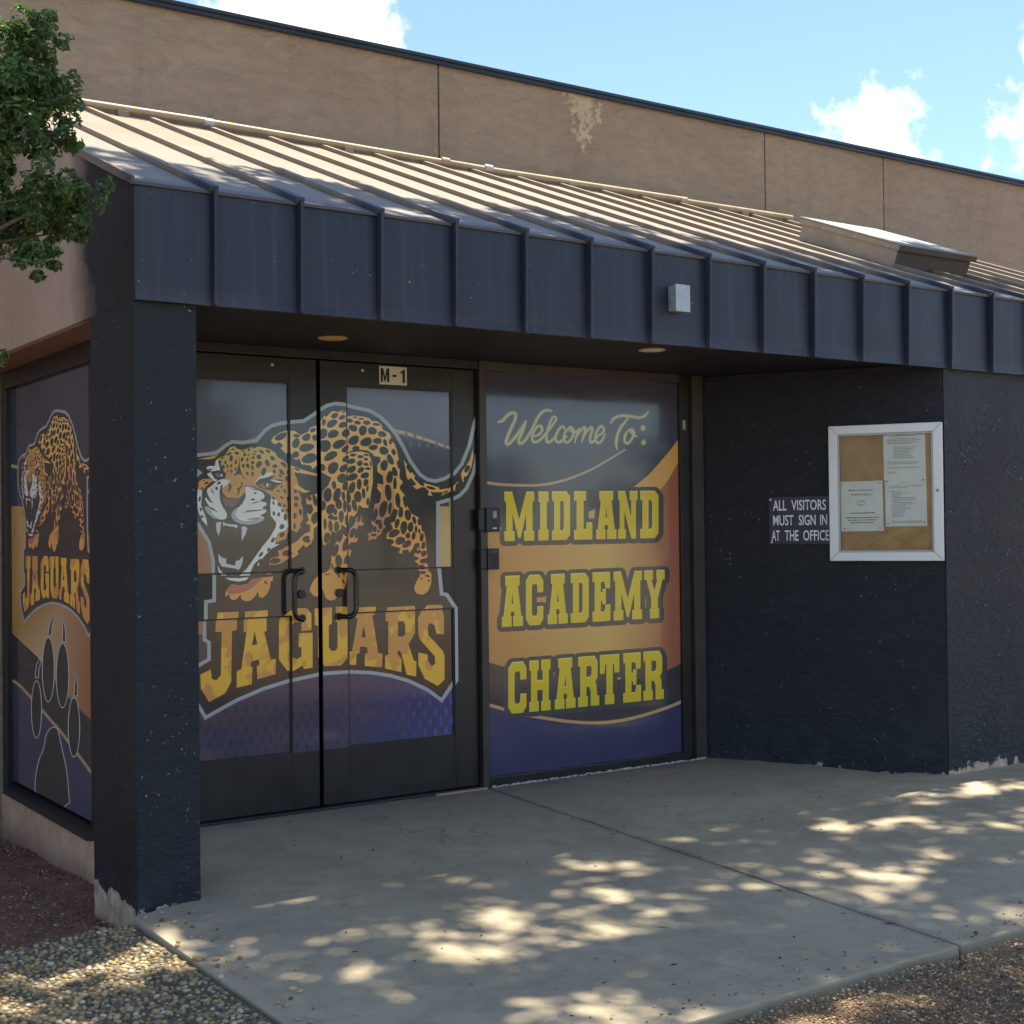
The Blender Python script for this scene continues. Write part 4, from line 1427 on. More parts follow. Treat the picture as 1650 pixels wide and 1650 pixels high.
# orange field in vertical strips so the print gradient follows
upw, low = tp(W1, smooth_line(ug, 4)), tp(W2, smooth_line(lg, 4))
ux = np.array([p[0] for p in upw])[::-1]
uz = np.array([p[1] for p in upw])[::-1]
lx = np.array([p[0] for p in low])
lz = np.array([p[1] for p in low])
strips = []
xsn = np.linspace(.965, 2.335, 48)
for a, b in zip(xsn[:-1], xsn[1:]):
    za, zb_ = np.interp(a, lx, lz), np.interp(b, lx, lz)
    zc_, zd = np.interp(b, ux, uz), np.interp(a, ux, uz)
    strips.append([(a, za), (b, zb_), (b, zc_), (a, zd)])
WB.ops.append((strips, wor))
WB.poly(tp(W1, smooth_line([(1440, 500), (1355, 640), (1270, 745), (1180, 845), (1090, 918), (1040, 955)], 4) + smooth_line([(1180, 1010), (1250, 952), (1310, 880), (1355, 800), (1440, 640)], 4)), (.78, .44, .10))
WB.poly(tp(W2, smooth_line(lg, 4) + [(1470, 1010)] + smooth_line([(1430, 1030), (1280, 1085), (1120, 1135), (960, 1168), (800, 1178), (640, 1168), (480, 1145), (220, 1088), (40, 1040)], 3)), (.045, .042, .050))
WB.union([tp(W2, q) for q in thick(smooth_line([(40, 1035), (100, 1050), (220, 1085), (350, 1118), (480, 1142), (640, 1165), (800, 1175), (960, 1165), (1120, 1132), (1280, 1082), (1430, 1022), (1480, 1000)], 4), 21)], (.66, .38, .15))
ln = smooth_line([(40, 880), (75, 892), (200, 910), (400, 916), (520, 905), (650, 872), (800, 810), (920, 742), (1020, 680)], 5)
WB.union([tp(W1, q) for q in thick(ln, [22 - 10 * i / len(ln) for i in range(len(ln))])], (.60, .37, .22))
GL = {
    'I': ([(0, 0), (1, 0), (1, .2), (.82, .2), (.82, .8), (1, .8), (1, 1), (0, 1), (0, .8), (.18, .8), (.18, .2), (0, .2)], None),
    'L': ([(0, 0), (1, 0), (1, .34), (.70, .34), (.66, .2), (.52, .2), (.52, .82), (.66, .82), (.66, 1), (0, 1), (0, .82), (.14, .82), (.14, .18), (0, .18)], None),
    'D': ([(0, 0), (.8, 0), (1, .10), (1, .90), (.8, 1), (0, 1), (0, .82), (.12, .82), (.12, .18), (0, .18)], [(.45, .18), (.6, .18), (.66, .24), (.66, .76), (.6, .82), (.45, .82)]),
    'A': ([(0, 0), (.46, 0), (.46, .18), (.40, .18), (.43, .3), (.57, .3), (.60, .18), (.54, .18), (.54, 0), (1, 0), (1, .18), (.92, .18), (.76, .82), (.84, .82), (.84, 1), (.16, 1), (.16, .82), (.24, .82), (.08, .18), (0, .18)],
          [(.45, .43), (.55, .43), (.5, .68)]),
    'M': ([(0, 0), (.34, 0), (.34, .18), (.27, .18), (.27, .58), (.46, .06), (.54, .06), (.73, .58), (.73, .18), (.66, .18), (.66, 0), (1, 0), (1, .18), (.94, .18), (.94, .82), (1, .82), (1, 1), (.74, 1), (.5, .42), (.26, 1), (0, 1), (0, .82), (.06, .82), (.06, .18), (0, .18)], None),
    'N': ([(0, 0), (.40, 0), (.40, .18), (.32, .18), (.32, .58), (.68, 0), (.92, 0), (.92, .82), (1, .82), (1, 1), (.60, 1), (.60, .82), (.68, .82), (.68, .44), (.36, 1), (0, 1), (0, .82), (.08, .82), (.08, .18), (0, .18)], None),
    'C': ([(.2, 0), (.8, 0), (1, .12), (1, .36), (.66, .36), (.66, .22), (.6, .17), (.4, .17), (.34, .23), (.34, .77), (.4, .83), (.6, .83), (.66, .78), (.66, .66), (1, .66), (1, .88), (.8, 1), (.2, 1), (0, .88), (0, .12)], None),
    'E': ([(0, 0), (1, 0), (1, .32), (.74, .32), (.68, .18), (.46, .18), (.46, .42), (.56, .42), (.56, .35), (.74, .35), (.74, .65), (.56, .65), (.56, .58), (.46, .58), (.46, .82), (.66, .82), (.72, .68), (.98, .68), (.98, 1), (0, 1), (0, .82), (.12, .82), (.12, .18), (0, .18)], None),
    'Y': ([(.28, 0), (.72, 0), (.72, .18), (.66, .18), (.66, .42), (.9, .82), (1, .82), (1, 1), (.6, 1), (.6, .82), (.66, .82), (.5, .56), (.34, .82), (.42, .82), (.42, 1), (0, 1), (0, .82), (.1, .82), (.34, .42), (.34, .18), (.28, .18)], None),
    'H': ([(0, 0), (.44, 0), (.44, .18), (.37, .18), (.37, .42), (.63, .42), (.63, .18), (.56, .18), (.56, 0), (1, 0), (1, .18), (.92, .18), (.92, .82), (1, .82), (1, 1), (.56, 1), (.56, .82), (.63, .82), (.63, .6), (.37, .6), (.37, .82), (.44, .82), (.44, 1), (0, 1), (0, .82), (.08, .82), (.08, .18), (0, .18)], None),
    'R': ([(0, 0), (.46, 0), (.46, .18), (.39, .18), (.39, .40), (.5, .40), (.6, .30), (.6, 0), (1, 0), (1, .18), (.9, .18), (.88, .38), (.8, .48), (.92, .58), (.92, .88), (.78, 1), (0, 1), (0, .82), (.1, .82), (.1, .18), (0, .18)],
          [(.39, .58), (.58, .58), (.64, .64), (.64, .78), (.58, .82), (.39, .82)]),
    'T': ([(.26, 0), (.74, 0), (.74, .18), (.66, .18), (.66, .82), (.74, .82), (.76, .64), (1, .64), (1, 1), (0, 1), (0, .64), (.24, .64), (.26, .82), (.34, .82), (.34, .18), (.26, .18)], None)}


def word(tile, letters, spans, top, bot, kout, kcol):
    """top/bot: ((xa, ya), (xb, yb)) lines in tile coordinates"""
    def yl(l, x):
        return l[0][1] + (l[1][1] - l[0][1]) * (x - l[0][0]) / (l[1][0] - l[0][0])
    outs, lets = [], []
    for ch, (a, b) in zip(letters, spans):
        o, h = GL[ch]
        f = lambda q: [(a + (b - a) * u, yl(bot, a + (b - a) * u) + (yl(top, a + (b - a) * u) - yl(bot, a + (b - a) * u)) * v) for u, v in q]
        lets.append((f(o), f(h) if h else None))
        outs += thick(f(o), kout, True) + [f(o)]
    return outs, lets


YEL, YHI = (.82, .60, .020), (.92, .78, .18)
words = [word(W1, 'MIDLAND', [(222, 420), (448, 515), (538, 658), (685, 806), (832, 966), (978, 1106), (1125, 1246)], ((222, 965), (1246, 958)), ((222, 1287), (1246, 1266)), 66, None),
         word(W2, 'ACADEMY', [(205, 345), (365, 480), (510, 643), (663, 782), (808, 926), (948, 1136), (1152, 1287)], ((220, 205), (1280, 164)), ((205, 538), (1250, 478)), 66, None),
         word(W2, 'CHARTER', [(248, 368), (388, 528), (558, 694), (712, 852), (857, 985), (1012, 1130), (1146, 1281)], ((250, 780), (1250, 702)), ((270, 1115), (1280, 1016)), 66, None)]
for (outs, lets), tl in zip(words, (W1, W2, W2)):
    WB.union([tp(tl, q) for q in outs], (.058, .062, .062))
WL = Art()
for (outs, lets), tl in zip(words, (W1, W2, W2)):
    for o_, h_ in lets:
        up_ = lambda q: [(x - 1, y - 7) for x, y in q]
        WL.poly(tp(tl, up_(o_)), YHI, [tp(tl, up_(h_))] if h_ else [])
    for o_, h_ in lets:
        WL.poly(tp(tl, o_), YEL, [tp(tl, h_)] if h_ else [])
SCR = [([(178, 494), (205, 488), (230, 462), (255, 440), (280, 434), (296, 446), (290, 485), (264, 540), (240, 598), (232, 630), (246, 642), (272, 620), (320, 560), (364, 488)], 17),
       ([(366, 488), (342, 555), (318, 608), (320, 635), (342, 632), (372, 598), (412, 530), (440, 470), (470, 432), (505, 415), (536, 422)], 16),
       ([(410, 592), (450, 578), (472, 548), (464, 522), (442, 524), (416, 560), (405, 602), (418, 628), (448, 620), (482, 590), (530, 530), (562, 482), (556, 460), (536, 472), (514, 530), (500, 590), (506, 628), (532, 620), (562, 588)], 14),
       ([(622, 545), (612, 524), (586, 540), (565, 580), (562, 612), (580, 630), (606, 618), (636, 588)], 14),
       ([(655, 528), (628, 558), (616, 600), (630, 630), (656, 620), (676, 585), (680, 550), (662, 528), (652, 545), (690, 562), (712, 545)], 13),
       ([(718, 534), (702, 580), (688, 632)], 14), ([(694, 600), (730, 550), (753, 530), (758, 552), (746, 592), (735, 628)], 14), ([(742, 596), (775, 550), (800, 530), (804, 556), (790, 602), (796, 630), (816, 620), (842, 592)], 14),
       ([(830, 592), (868, 572), (882, 545), (870, 524), (850, 534), (832, 570), (825, 606), (842, 634), (866, 622), (892, 572)], 14),
       ([(928, 504), (945, 475), (985, 455), (1050, 455), (1110, 466), (1150, 455), (1177, 428)], 16), ([(1046, 466), (1002, 520), (976, 570), (964, 630), (970, 676)], 16),
       ([(1055, 540), (1026, 578), (1020, 620), (1040, 637), (1066, 610), (1082, 570), (1070, 545), (1058, 552), (1085, 582), (1102, 592)], 14)]
for kk, col in ((1.75, (.24, .23, .10)), (1.0, (.60, .56, .26))):
    pcs = []
    for p, w_ in SCR:
        q = smooth_line(p, 5)
        wd = [w_ * kk * (.55 + .45 * min(1, min(i, len(q) - 1 - i) / 5)) for i in range(len(q))]
        pcs += thick(q, wd)
    pcs += [ell(1142, 535, 15 * kk ** .5, 17 * kk ** .5), ell(1146, 630, 15 * kk ** .5, 17 * kk ** .5)]
    WL.union([tp(W1, q) for q in pcs], col)
put = lambda x, z, d: (x, d, z)
WB.place('film_background', 'vinyl_print', WN, [(WR, GW)], put)
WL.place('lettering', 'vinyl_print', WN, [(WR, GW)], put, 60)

# side window print
XPL = -1.105
GS = XPL


def sp(t, pts):
    out = []
    for x, y in pts:
        p = onp(t[0] + t[2] * x, t[1] + t[2] * y, 0, XPL)
        out.append((-p[1], p[2]))
    return out


SB = Art()
SR = (-1.404, -.06, .063, 2.129)
SB.ops.append((grid_ops(-1.405, -.06, .06, 2.13, 10, 20), lambda x, z: mixc3((.045, .045, .10), (.026, .032, .070), (z - .6) / .9)))
PXT = (0, 0, 1.0)


def sor(x, z):
    u = (x + 1.4) / 1.3
    c = mixc3((.50, .27, .06), (.62, .48, .22), u / .35) if u < .35 else mixc3((.62, .48, .22), (.36, .13, .06), (u - .35) / .5)
    return c


SB.poly(sp(PXT, [(15, 815), (60, 818), (160, 870), (160, 1172), (130, 1145), (100, 1112), (60, 1058), (15, 1016)]), sor)
SB.poly(sp(PXT, [(15, 1016), (60, 1058), (100, 1112), (130, 1145), (160, 1172), (160, 1262), (100, 1182), (50, 1124), (15, 1094)]), (.026, .024, .032))
SB.union([sp(PXT, q) for q in thick([(15, 750), (60, 760), (110, 778), (160, 799)], 5.5)], (.46, .38, .22))
SB.union([sp(PXT, q) for q in thick(smooth_line([(15, 1094), (30, 1103), (52, 1126), (78, 1156), (105, 1188), (160, 1262)]), 4.5)], (.56, .36, .18))
for k in range(60):
    x, z = -1.37 + rr_.random() * .8, 1.2 + rr_.random() * .75
    SB.poly([(x - .006, z), (x, z - .03), (x + .006, z), (x, z + .03)], (.050, .050, .085))
Z6, Z7 = (0, 860, .2), (0, 1170, .2909091)
for e in ((295, 1415, 45, 235), (390, 1095, 52, 265), (505, 1142, 54, 265), (597, 1560, 50, 245)):
    SB.poly(sp(Z6, ell(*e[:2], e[2], e[3], 0, 28)), (.62, .62, .60))
    SB.poly(sp(Z6, ell(*e[:2], e[2] - 7, e[3] - 9, 0, 28)), (.020, .021, .020))
for c in ([(435, 640), (410, 690), (392, 760), (385, 825), (415, 820), (425, 740)], [(495, 665), (500, 720), (503, 800), (500, 870), (535, 880), (530, 780), (515, 700)],
          [(325, 995), (295, 1050), (283, 1110), (283, 1165), (312, 1165), (318, 1090), (335, 1030)], [(588, 1105), (600, 1180), (600, 1250), (592, 1310), (625, 1310), (630, 1220), (612, 1140)]):
    SB.poly(sp(Z6, c), (.62, .62, .60))
    SB.poly(sp(Z6, inset(c, 6)), (.020, .021, .020))
pad = chaikin([(250, 60), (270, 15), (300, 0), (325, 15), (345, 120), (375, 250), (392, 470), (190, 380), (195, 270), (215, 180), (240, 130)], 1)
SB.poly(sp(Z7, pad), (.62, .62, .60))
SB.poly(sp(Z7, inset(pad, 5)), (.020, .021, .020))
puts = lambda x, z, d: (d, -x, z)
SB.place('film_background', 'vinyl_print', SW, [(SR, XPL)], puts)


def emb(x, z):                         # the door emblem at the side window's size
    return (-(1.182 - (x + .6) * (1.075 / 1.296)), .895 + (z - .474) * (1.06 / 1.517))


def copy_art(a):
    b = Art()
    for tr, col in a.ops:
        f = col
        if callable(col):
            f = lambda x, z, c=col: c(-.6 + (1.182 + x) * (1.296 / 1.075), .474 + (z - .895) * (1.517 / 1.06))
        b.ops.append(([[emb(x, z) for x, z in t_] for t_ in tr], f))
    return b


copy_art(E1).place('emblem_print', 'vinyl_print', SW, [(SR, XPL)], puts, len(SB.ops) + 4)
copy_art(J1).place('emblem_lettering', 'letter_print', SW, [(SR, XPL)], puts, len(SB.ops) + len(E1.ops) + 8)


# ------------------------------------------------------------------ fittings
def text_mesh(name, s, mat, parent, o, ux, uz, width, height, bold=0.0):
    """flat lettering of a given width and height; o lower left, ux/uz unit vectors"""
    cu = bpy.data.curves.new('t', 'FONT')
    cu.body = s
    cu.offset = bold
    cu.resolution_u = 3
    ob = bpy.data.objects.new('t', cu)
    COL.objects.link(ob)
    dg = bpy.context.evaluated_depsgraph_get()
    me = bpy.data.meshes.new_from_object(ob.evaluated_get(dg))
    bpy.data.objects.remove(ob)
    co = np.array([v.co[:] for v in me.vertices])
    lo, hi = co.min(0), co.max(0)
    off = parent_loc(parent)
    for v, c in zip(me.vertices, co):
        p = np.array(o) + np.array(ux) * (c[0] - lo[0]) / (hi[0] - lo[0]) * width + np.array(uz) * (c[1] - lo[1]) / (hi[1] - lo[1]) * height
        v.co = p - off
    me.name = name
    me.materials.clear()
    me.materials.append(MT[mat])
    r = bpy.data.objects.new(name, me)
    COL.objects.link(r)
    r.parent = parent
    return r


EX, EZ = (1, 0, 0), (0, 0, 1)
# number plate
S = thing('number_plate', (.42, -.004, 2.098), 'cream door number plate reading M-1 above the right door', 'sign')
MB().box(.340, .500, -.006, -.0004, 2.098, 2.191).build('plate', 'sign_cream', S, .001)


def flat(name, pts, mat, parent, o, w, h):
    m = MB()
    pr = [(o[0] + x * w, o[2] + z * h) for x, z in pts]
    n_ = len(pr)
    tr = tessellate_polygon([[Vector((a, b, 0)) for a, b in pr]])
    m.add([(a, o[1], b) for a, b in pr], [tuple(q) for q in tr])
    return m.build(name, mat, parent)


flat('lettering', [(0, 0), (.26, 0), (.26, .62), (.42, .05), (.58, .05), (.74, .62), (.74, 0), (1, 0), (1, 1), (.70, 1), (.5, .40), (.30, 1), (0, 1)], 'sign_black', S, (.347, -.0066, 2.110), .050, .070)
MB().box(.416, .438, -.0068, -.0062, 2.138, 2.150).build('lettering', 'sign_black', S)
flat('lettering', [(.45, 0), (1, 0), (1, 1), (.62, 1), (.45, .86), (0, .80), (0, .66), (.45, .70)], 'sign_black', S, (.462, -.0066, 2.110), .026, .070)

# card reader and keypad on the mullion
S = thing('card_reader', (.99, -.03, 1.345), 'black card reader with silver strip on the door mullion', 'card reader')
MB().box(.945, 1.03, -.055, -.0325, 1.345, 1.472).build('housing', 'plastic_black', S, .005)
MB().box(.905, .9445, -.044, -.0325, 1.352, 1.466).build('back_plate', 'plastic_black', S, .004)
MB().box(.985, 1.008, -.0575, -.0552, 1.418, 1.455).build('reader_window', 'plastic_grey', S, .001)
MB().box(.988, 1.006, -.0575, -.0552, 1.385, 1.408).build('sensor', 'lock_metal', S, .001)
MB().box(.984, 1.008, -.0575, -.0552, 1.361, 1.368).build('status_bar', 'plastic_white', S, .001)
S = thing('keypad', (.99, -.03, 1.146), 'black entry keypad below the card reader', 'keypad')
MB().box(.955, 1.027, -.050, -.0325, 1.146, 1.258).build('housing', 'plastic_black', S, .004)
MB().box(.915, .9545, -.042, -.0325, 1.150, 1.254).build('back_plate', 'plastic_black', S, .004)
for r_ in range(4):
    for c_ in range(3):
        MB().box(.975 + c_ * .014, .985 + c_ * .014, -.0525, -.0502, 1.160 + r_ * .018, 1.171 + r_ * .018).build('key', 'lock_metal', S, .001)
MB().box(.972, 1.015, -.0515, -.0502, 1.236, 1.248).build('display', 'dark_glass', S)

# splayed wall fittings
A2 = np.array([XW, 0.0])
dv = np.array([XS - XW, YS - 0.0])
LW = float(np.hypot(*dv))
dv = dv / LW
nv = np.array([dv[1], -dv[0]])


def sw(u, z, off):
    p = A2 + dv * u + nv * off
    return np.array([p[0], p[1], z])


U3 = np.array([dv[0], dv[1], 0])
N3 = np.array([nv[0], nv[1], 0])


def swbox(m, u0, u1, z0, z1, o0, o1):
    return m.obox(sw(u0, z0, o0), U3 * (u1 - u0), N3 * (o1 - o0), np.array([0, 0, z1 - z0]))


S = thing('notice_board', tuple(sw(1.07, 1.158, 0.02)), 'white framed glass notice board with cork back on the dark wall', 'notice board')
BU0, BU1, BZ0, BZ1 = .768, 1.388, 1.158, 1.920
FW = .05
for q in ((BU0, BU0 + FW, BZ0, BZ1), (BU1 - FW, BU1, BZ0, BZ1)):
    s0 = 1 if q[0] == BU0 else -1
    m = MB()
    a, b = (q[0], q[1]) if s0 > 0 else (q[1], q[0])
    pts = [(a, BZ0), (b, BZ0 + FW), (b, BZ1 - FW), (a, BZ1)]
    m.add([sw(u, z, .006) for u, z in pts] + [sw(u, z, .046) for u, z in pts], [(0, 1, 2, 3), (4, 5, 6, 7), (0, 1, 5, 4), (1, 2, 6, 5), (2, 3, 7, 6), (3, 0, 4, 7)])
    m.build('frame_side', 'white_frame', S, .004)
for za, zb_ in ((BZ0, BZ0 + FW), (BZ1, BZ1 - FW)):
    m = MB()
    pts = [(BU0, za), (BU0 + FW, zb_), (BU1 - FW, zb_), (BU1, za)]
    m.add([sw(u, z, .006) for u, z in pts] + [sw(u, z, .046) for u, z in pts], [(0, 1, 2, 3), (4, 5, 6, 7), (0, 1, 5, 4), (1, 2, 6, 5), (2, 3, 7, 6), (3, 0, 4, 7)])
    m.build('frame_rail', 'white_frame', S, .004)
swbox(MB(), BU0 + FW - .004, BU1 - FW + .004, BZ0 + FW - .004, BZ1 - FW + .004, .001, .014).build('cork_panel', 'cork', S)
m = MB()
i0, i1, j0, j1 = BU0 + FW, BU1 - FW, BZ0 + FW, BZ1 - FW
for q in ((i0, i0 + .010, j0, j1), (i1 - .010, i1, j0, j1), (i0 + .010, i1 - .010, j0, j0 + .010), (i0 + .010, i1 - .010, j1 - .010, j1)):
    swbox(m, q[0] + .0005, q[1] - .0005, q[2] + .0005, q[3] - .0005, .026, .038)
m.build('door_trim', 'galvanised', S, .001)
swbox(MB(), i0 + .003, i1 - .003, j0 + .003, j1 - .003, .028, .030).build('glass', 'clear_glass', S)
MB().tube([sw(1.362, 1.545, .046), sw(1.362, 1.545, .053)], .010, 16).build('lock', 'galvanised', S, .002)
MB().tube([sw(1.362, 1.545, .0531), sw(1.362, 1.545, .0545)], .004, 10).build('keyhole', 'sign_black', S)


def sheet(u0, u1, z0, z1, tilt, label, kind, pins):
    S = thing('paper_notice', tuple(sw((u0 + u1) / 2, z0, .015)), label, 'paper', None)
    cu, cz = (u0 + u1) / 2, (z0 + z1) / 2
    ca, sa = math.cos(tilt), math.sin(tilt)

    def q(u, z, off):
        a, b = u - cu, z - cz
        return sw(cu + a * ca - b * sa, cz + a * sa + b * ca, off)
    m = MB()
    n = 8
    vs = []
    for i in range(n + 1):
        for j in range(n + 1):
            u, z = u0 + (u1 - u0) * i / n, z0 + (z1 - z0) * j / n
            vs.append(q(u, z, .0165 + .0022 * math.sin(3.1 * i / n) * math.sin(2.2 * j / n + .5)))
    k = n + 1
    m.add(vs, [(i * k + j, (i + 1) * k + j, (i + 1) * k + j + 1, i * k + j + 1) for i in range(n) for j in range(n)])
    m.build('sheet', 'paper', S, smooth=True)
    ux = q(1, 0, 0) - q(0, 0, 0)
    uz = q(0, 1, 0) - q(0, 0, 0)
    w, h = u1 - u0, z1 - z0
    rr = random.Random(int(u0 * 1000) + int(z0 * 100))

    def bar(m, a, b, c, hh):
        o = q(u0 + w * a, z0 + h * c, .0195)
        m.obox(o, ux * w * (b - a), uz * hh, N3 * .0002)
    m = MB()
    if kind == 0:
        text_mesh('heading', 'Midland Academy', 'ink_black', S, q(u0 + w * .20, z0 + h * .80, .0196), ux, uz, w * .58, h * .038, .01)
        text_mesh('heading', 'Charter School', 'ink_black', S, q(u0 + w * .25, z0 + h * .715, .0196), ux, uz, w * .48, h * .038, .01)
        rows = [(.355, .22, .80), (.265, .12, .90), (.215, .16, .84), (.165, .22, .80)]
        hh = .0045
        el = MB()
        pts = [q(u0 + w * (.49 + .09 * math.cos(t_)), z0 + h * (.56 + .045 * math.sin(t_)), .0196) for t_ in np.linspace(0, 6.28, 20)[:-1]]
        el.tube(pts + [pts[0]], .0016, 5, False)
        el.build('crest', 'ink_grey', S)
    elif kind == 1:
        rows = [(.95, .28, .66), (.92, .2, .78)] + [(.86 - .034 * i, .10, rr.uniform(.7, .9)) for i in range(4)] + [(.68 - .032 * i, .25, rr.uniform(.55, .9)) for i in range(8)] + [(.36 - .034 * i, .10, rr.uniform(.8, .92)) for i in range(2)] + [(.24, .1, .85), (.13, .1, .3)]
        hh = .0028
    else:
        rows = [(.90, .42, .60), (.83, .10, .88), (.80, .10, .55)] + [(.72 - .033 * i, .14 + .02 * (i % 3), rr.uniform(.35, .85)) for i in range(17)] + [(.10, .14, .9), (.07, .14, .88)]
        hh = .0026
    for c, a, b in rows:
        u = a
        while u < b - .02:
            l = rr.uniform(.03, .10)
            bar(m, u, min(u + l, b), c, hh)
            u += l + .014
    m.build('print_lines', 'ink_grey' if kind != 0 else 'ink_black', S)
    for (a, b, red) in pins:
        p0, p1 = q(u0 + w * a, z0 + h * b, .0195), q(u0 + w * a, z0 + h * b, .0245)
        MB().tube([p0, p1], .0042, 10).build('push_pin', 'pin_red' if red else 'pin_dark', S, .001)


sheet(.828, 1.062, 1.325, 1.606, .010, 'single page notice headed Midland Academy, lower left inside the notice board', 0, [(.05, .95, 0), (.94, .96, 1), (.08, .06, 0), (.92, .05, 1)])
sheet(1.069, 1.296, 1.612, 1.872, .004, 'upper right page of small print inside the notice board', 1, [(.88, .95, 0), (.04, .96, 1)])
sheet(1.075, 1.299, 1.350, 1.618, .008, 'lower right page with a list, overlapping the page above', 2, [(.05, .94, 0), (.93, .95, 1), (.93, .08, 0), (.06, .06, 0)])

S = thing('visitor_sign', tuple(sw(.60, 1.257, .004)), 'dark blue sign telling all visitors to sign in at the office', 'sign')
swbox(MB(), .412, .790, 1.255, 1.527, .002, .005).build('plate', 'sign_blue', S, .001)
for s_, z0, a, b in (('ALL', 1.448, 200, 305), ('VISITORS', 1.448, 343, 608), ('MUST', 1.362, 200, 358), ('SIGN', 1.362, 398, 528), ('IN', 1.362, 562, 615),
                     ('AT', 1.274, 187, 250), ('THE', 1.274, 290, 395), ('OFFICE', 1.274, 432, 628)):
    a, b = .436 + (a - 200) * .00075, .436 + (b - 200) * .00075
    text_mesh('lettering', s_, 'sign_white', S, sw(a, z0, .0056), U3, EZ, b - a, .060, .011)
for u, z in ((.422, 1.512), (.426, 1.266)):
    MB().tube([sw(u, z, .0048), sw(u, z, .0085)], .0055, 12).build('screw', 'steel_screw', S, .001)

# junction box on the fascia
S = thing('junction_box', (1.25, YF, 2.365), 'small grey electrical box on the navy fascia', 'electrical box')
MB().box(1.208, 1.290, YF - .062, YF - .007, 2.366, 2.487).build('box_body', 'galvanised', S, .003)
MB().box(1.205, 1.293, YF - .066, YF - .0625, 2.363, 2.490).build('cover_plate', 'galvanised', S, .002)
for z in (2.378, 2.475):
    MB().tube([(1.249, YF - .068, z), (1.249, YF - .0655, z)], .004, 10).build('screw', 'steel_screw', S)
MB().tube([(1.20, YF - .030, 2.425), (1.2075, YF - .030, 2.425)], .011, 12).build('knockout_plug', 'galvanised', S, .002)

# recessed lights
for (x, y, mt, lab) in ((-.134, -.425, 'amber_lens', 'round amber soffit light above the doors'), (1.442, -.825, 'white_lens', 'round white soffit light above the welcome window')):
    S = thing('recessed_light', (x, y, 2.25), lab, 'light', 'round lights in the canopy soffit')
    n = 32
    m = MB()
    prof = [(.068, 2.2495), (.0685, 2.2455), (.064, 2.2440), (.056, 2.2450)]
    vs = [(x + r_ * math.cos(2 * math.pi * k / n), y + r_ * math.sin(2 * math.pi * k / n), z_) for r_, z_ in prof for k in range(n)]
    m.add(vs, [(a * n + k, a * n + (k + 1) % n, a * n + n + (k + 1) % n, a * n + n + k) for a in range(3) for k in range(n)])
    m.build('trim_ring', 'light_trim', S, smooth=True)
    prof = [(.0558, 2.2452), (.048, 2.2425), (.030, 2.2408), (.010, 2.2402)]
    vs = [(x + r_ * math.cos(2 * math.pi * k / n), y + r_ * math.sin(2 * math.pi * k / n), z_) for r_, z_ in prof for k in range(n)] + [(x, y, 2.2401)]
    m = MB().add(vs, [(a * n + k, a * n + (k + 1) % n, a * n + n + (k + 1) % n, a * n + n + k) for a in range(3) for k in range(n)] + [(3 * n + k, 3 * n + (k + 1) % n, 4 * n) for k in range(n)])
    m.build('lens', mt, S, smooth=True)

# conduit along the top of the roof
S = thing('conduit_pipe', (-.8, 1.40, 3.69), 'painted metal conduit running along the top of the canopy roof', 'pipe')
YP, ZP = 1.385, 3.715
cuts = [-1.25, .005, 1.60, 1.93, 3.61, 4.72]
for a, b in zip(cuts[:-1], cuts[1:]):
    dz = R.uniform(-.008, .008)
    MB().tube([(a + .012, YP, ZP + dz), (b - .012, YP, ZP + R.uniform(-.008, .008))], .019, 12).build('pipe_length', 'conduit_paint', S, smooth=True)
for x in cuts[1:-1]:
    MB().tube([(x - .03, YP, ZP), (x + .03, YP, ZP)], .025, 14).build('coupling', 'galvanised' if x in (.005, 1.93) else 'conduit_paint', S, .003)
for x in (-.5, .9, 2.6, 4.2):
    MB().box(x - .03, x + .03, YP - .03, YP + .03, roofz(YP) - .005, ZP - .017).build('support_block', 'roof_rib', S, .003)

# roof vent box, square to the roof slope
S = thing('roof_vent_box', (3.9, -.17, roofz(-.17)), 'low tan sheet metal box with a pale lid on the canopy roof', 'roof vent')
vb, ve = -.55, .22
o = np.array([3.565, vb, roofz(vb)]) + nrm * .006
run = np.array([0, ve - vb, SL * (ve - vb)])
m = MB()
m.obox(o, (.69, 0, 0), run, nrm * .140)
m.build('box_body', 'vent_paint', S, .004)
m = MB()
m.obox(o + np.array([.010, -.004, -SL * .004]), (.67, 0, 0), np.array([0, .003, SL * .003]), nrm * .130)
m.build('front_shade', 'vent_shade', S)  # thin dark sheet that paints shade onto the box front
MB().obox(o + nrm * .141 + np.array([-.018, -.028, -SL * .028]), (.726, 0, 0), run * 1.06, nrm * .010).build('lid', 'vent_lid_metal', S, .002)
MB().obox(o + nrm * .108 + np.array([-.014, -.022, -SL * .022]), (.013, 0, 0), run * 1.05, nrm * .032).build('lid_skirt', 'vent_paint', S, .002)
MB().obox(o + nrm * .108 + np.array([-.014, -.027, -SL * .027]), (.718, 0, 0), np.array([0, .004, SL * .004]), nrm * .032).build('lid_skirt', 'vent_shade', S)  # front skirt, its shade put into the colour
for k in range(3):
    p = o + nrm * .118 + np.array([-.016, .06 + .26 * k, SL * (.06 + .26 * k)])
    MB().tube([p, p + np.array([.004, 0, 0])], .007, 8).build('screw', 'steel_screw', S)

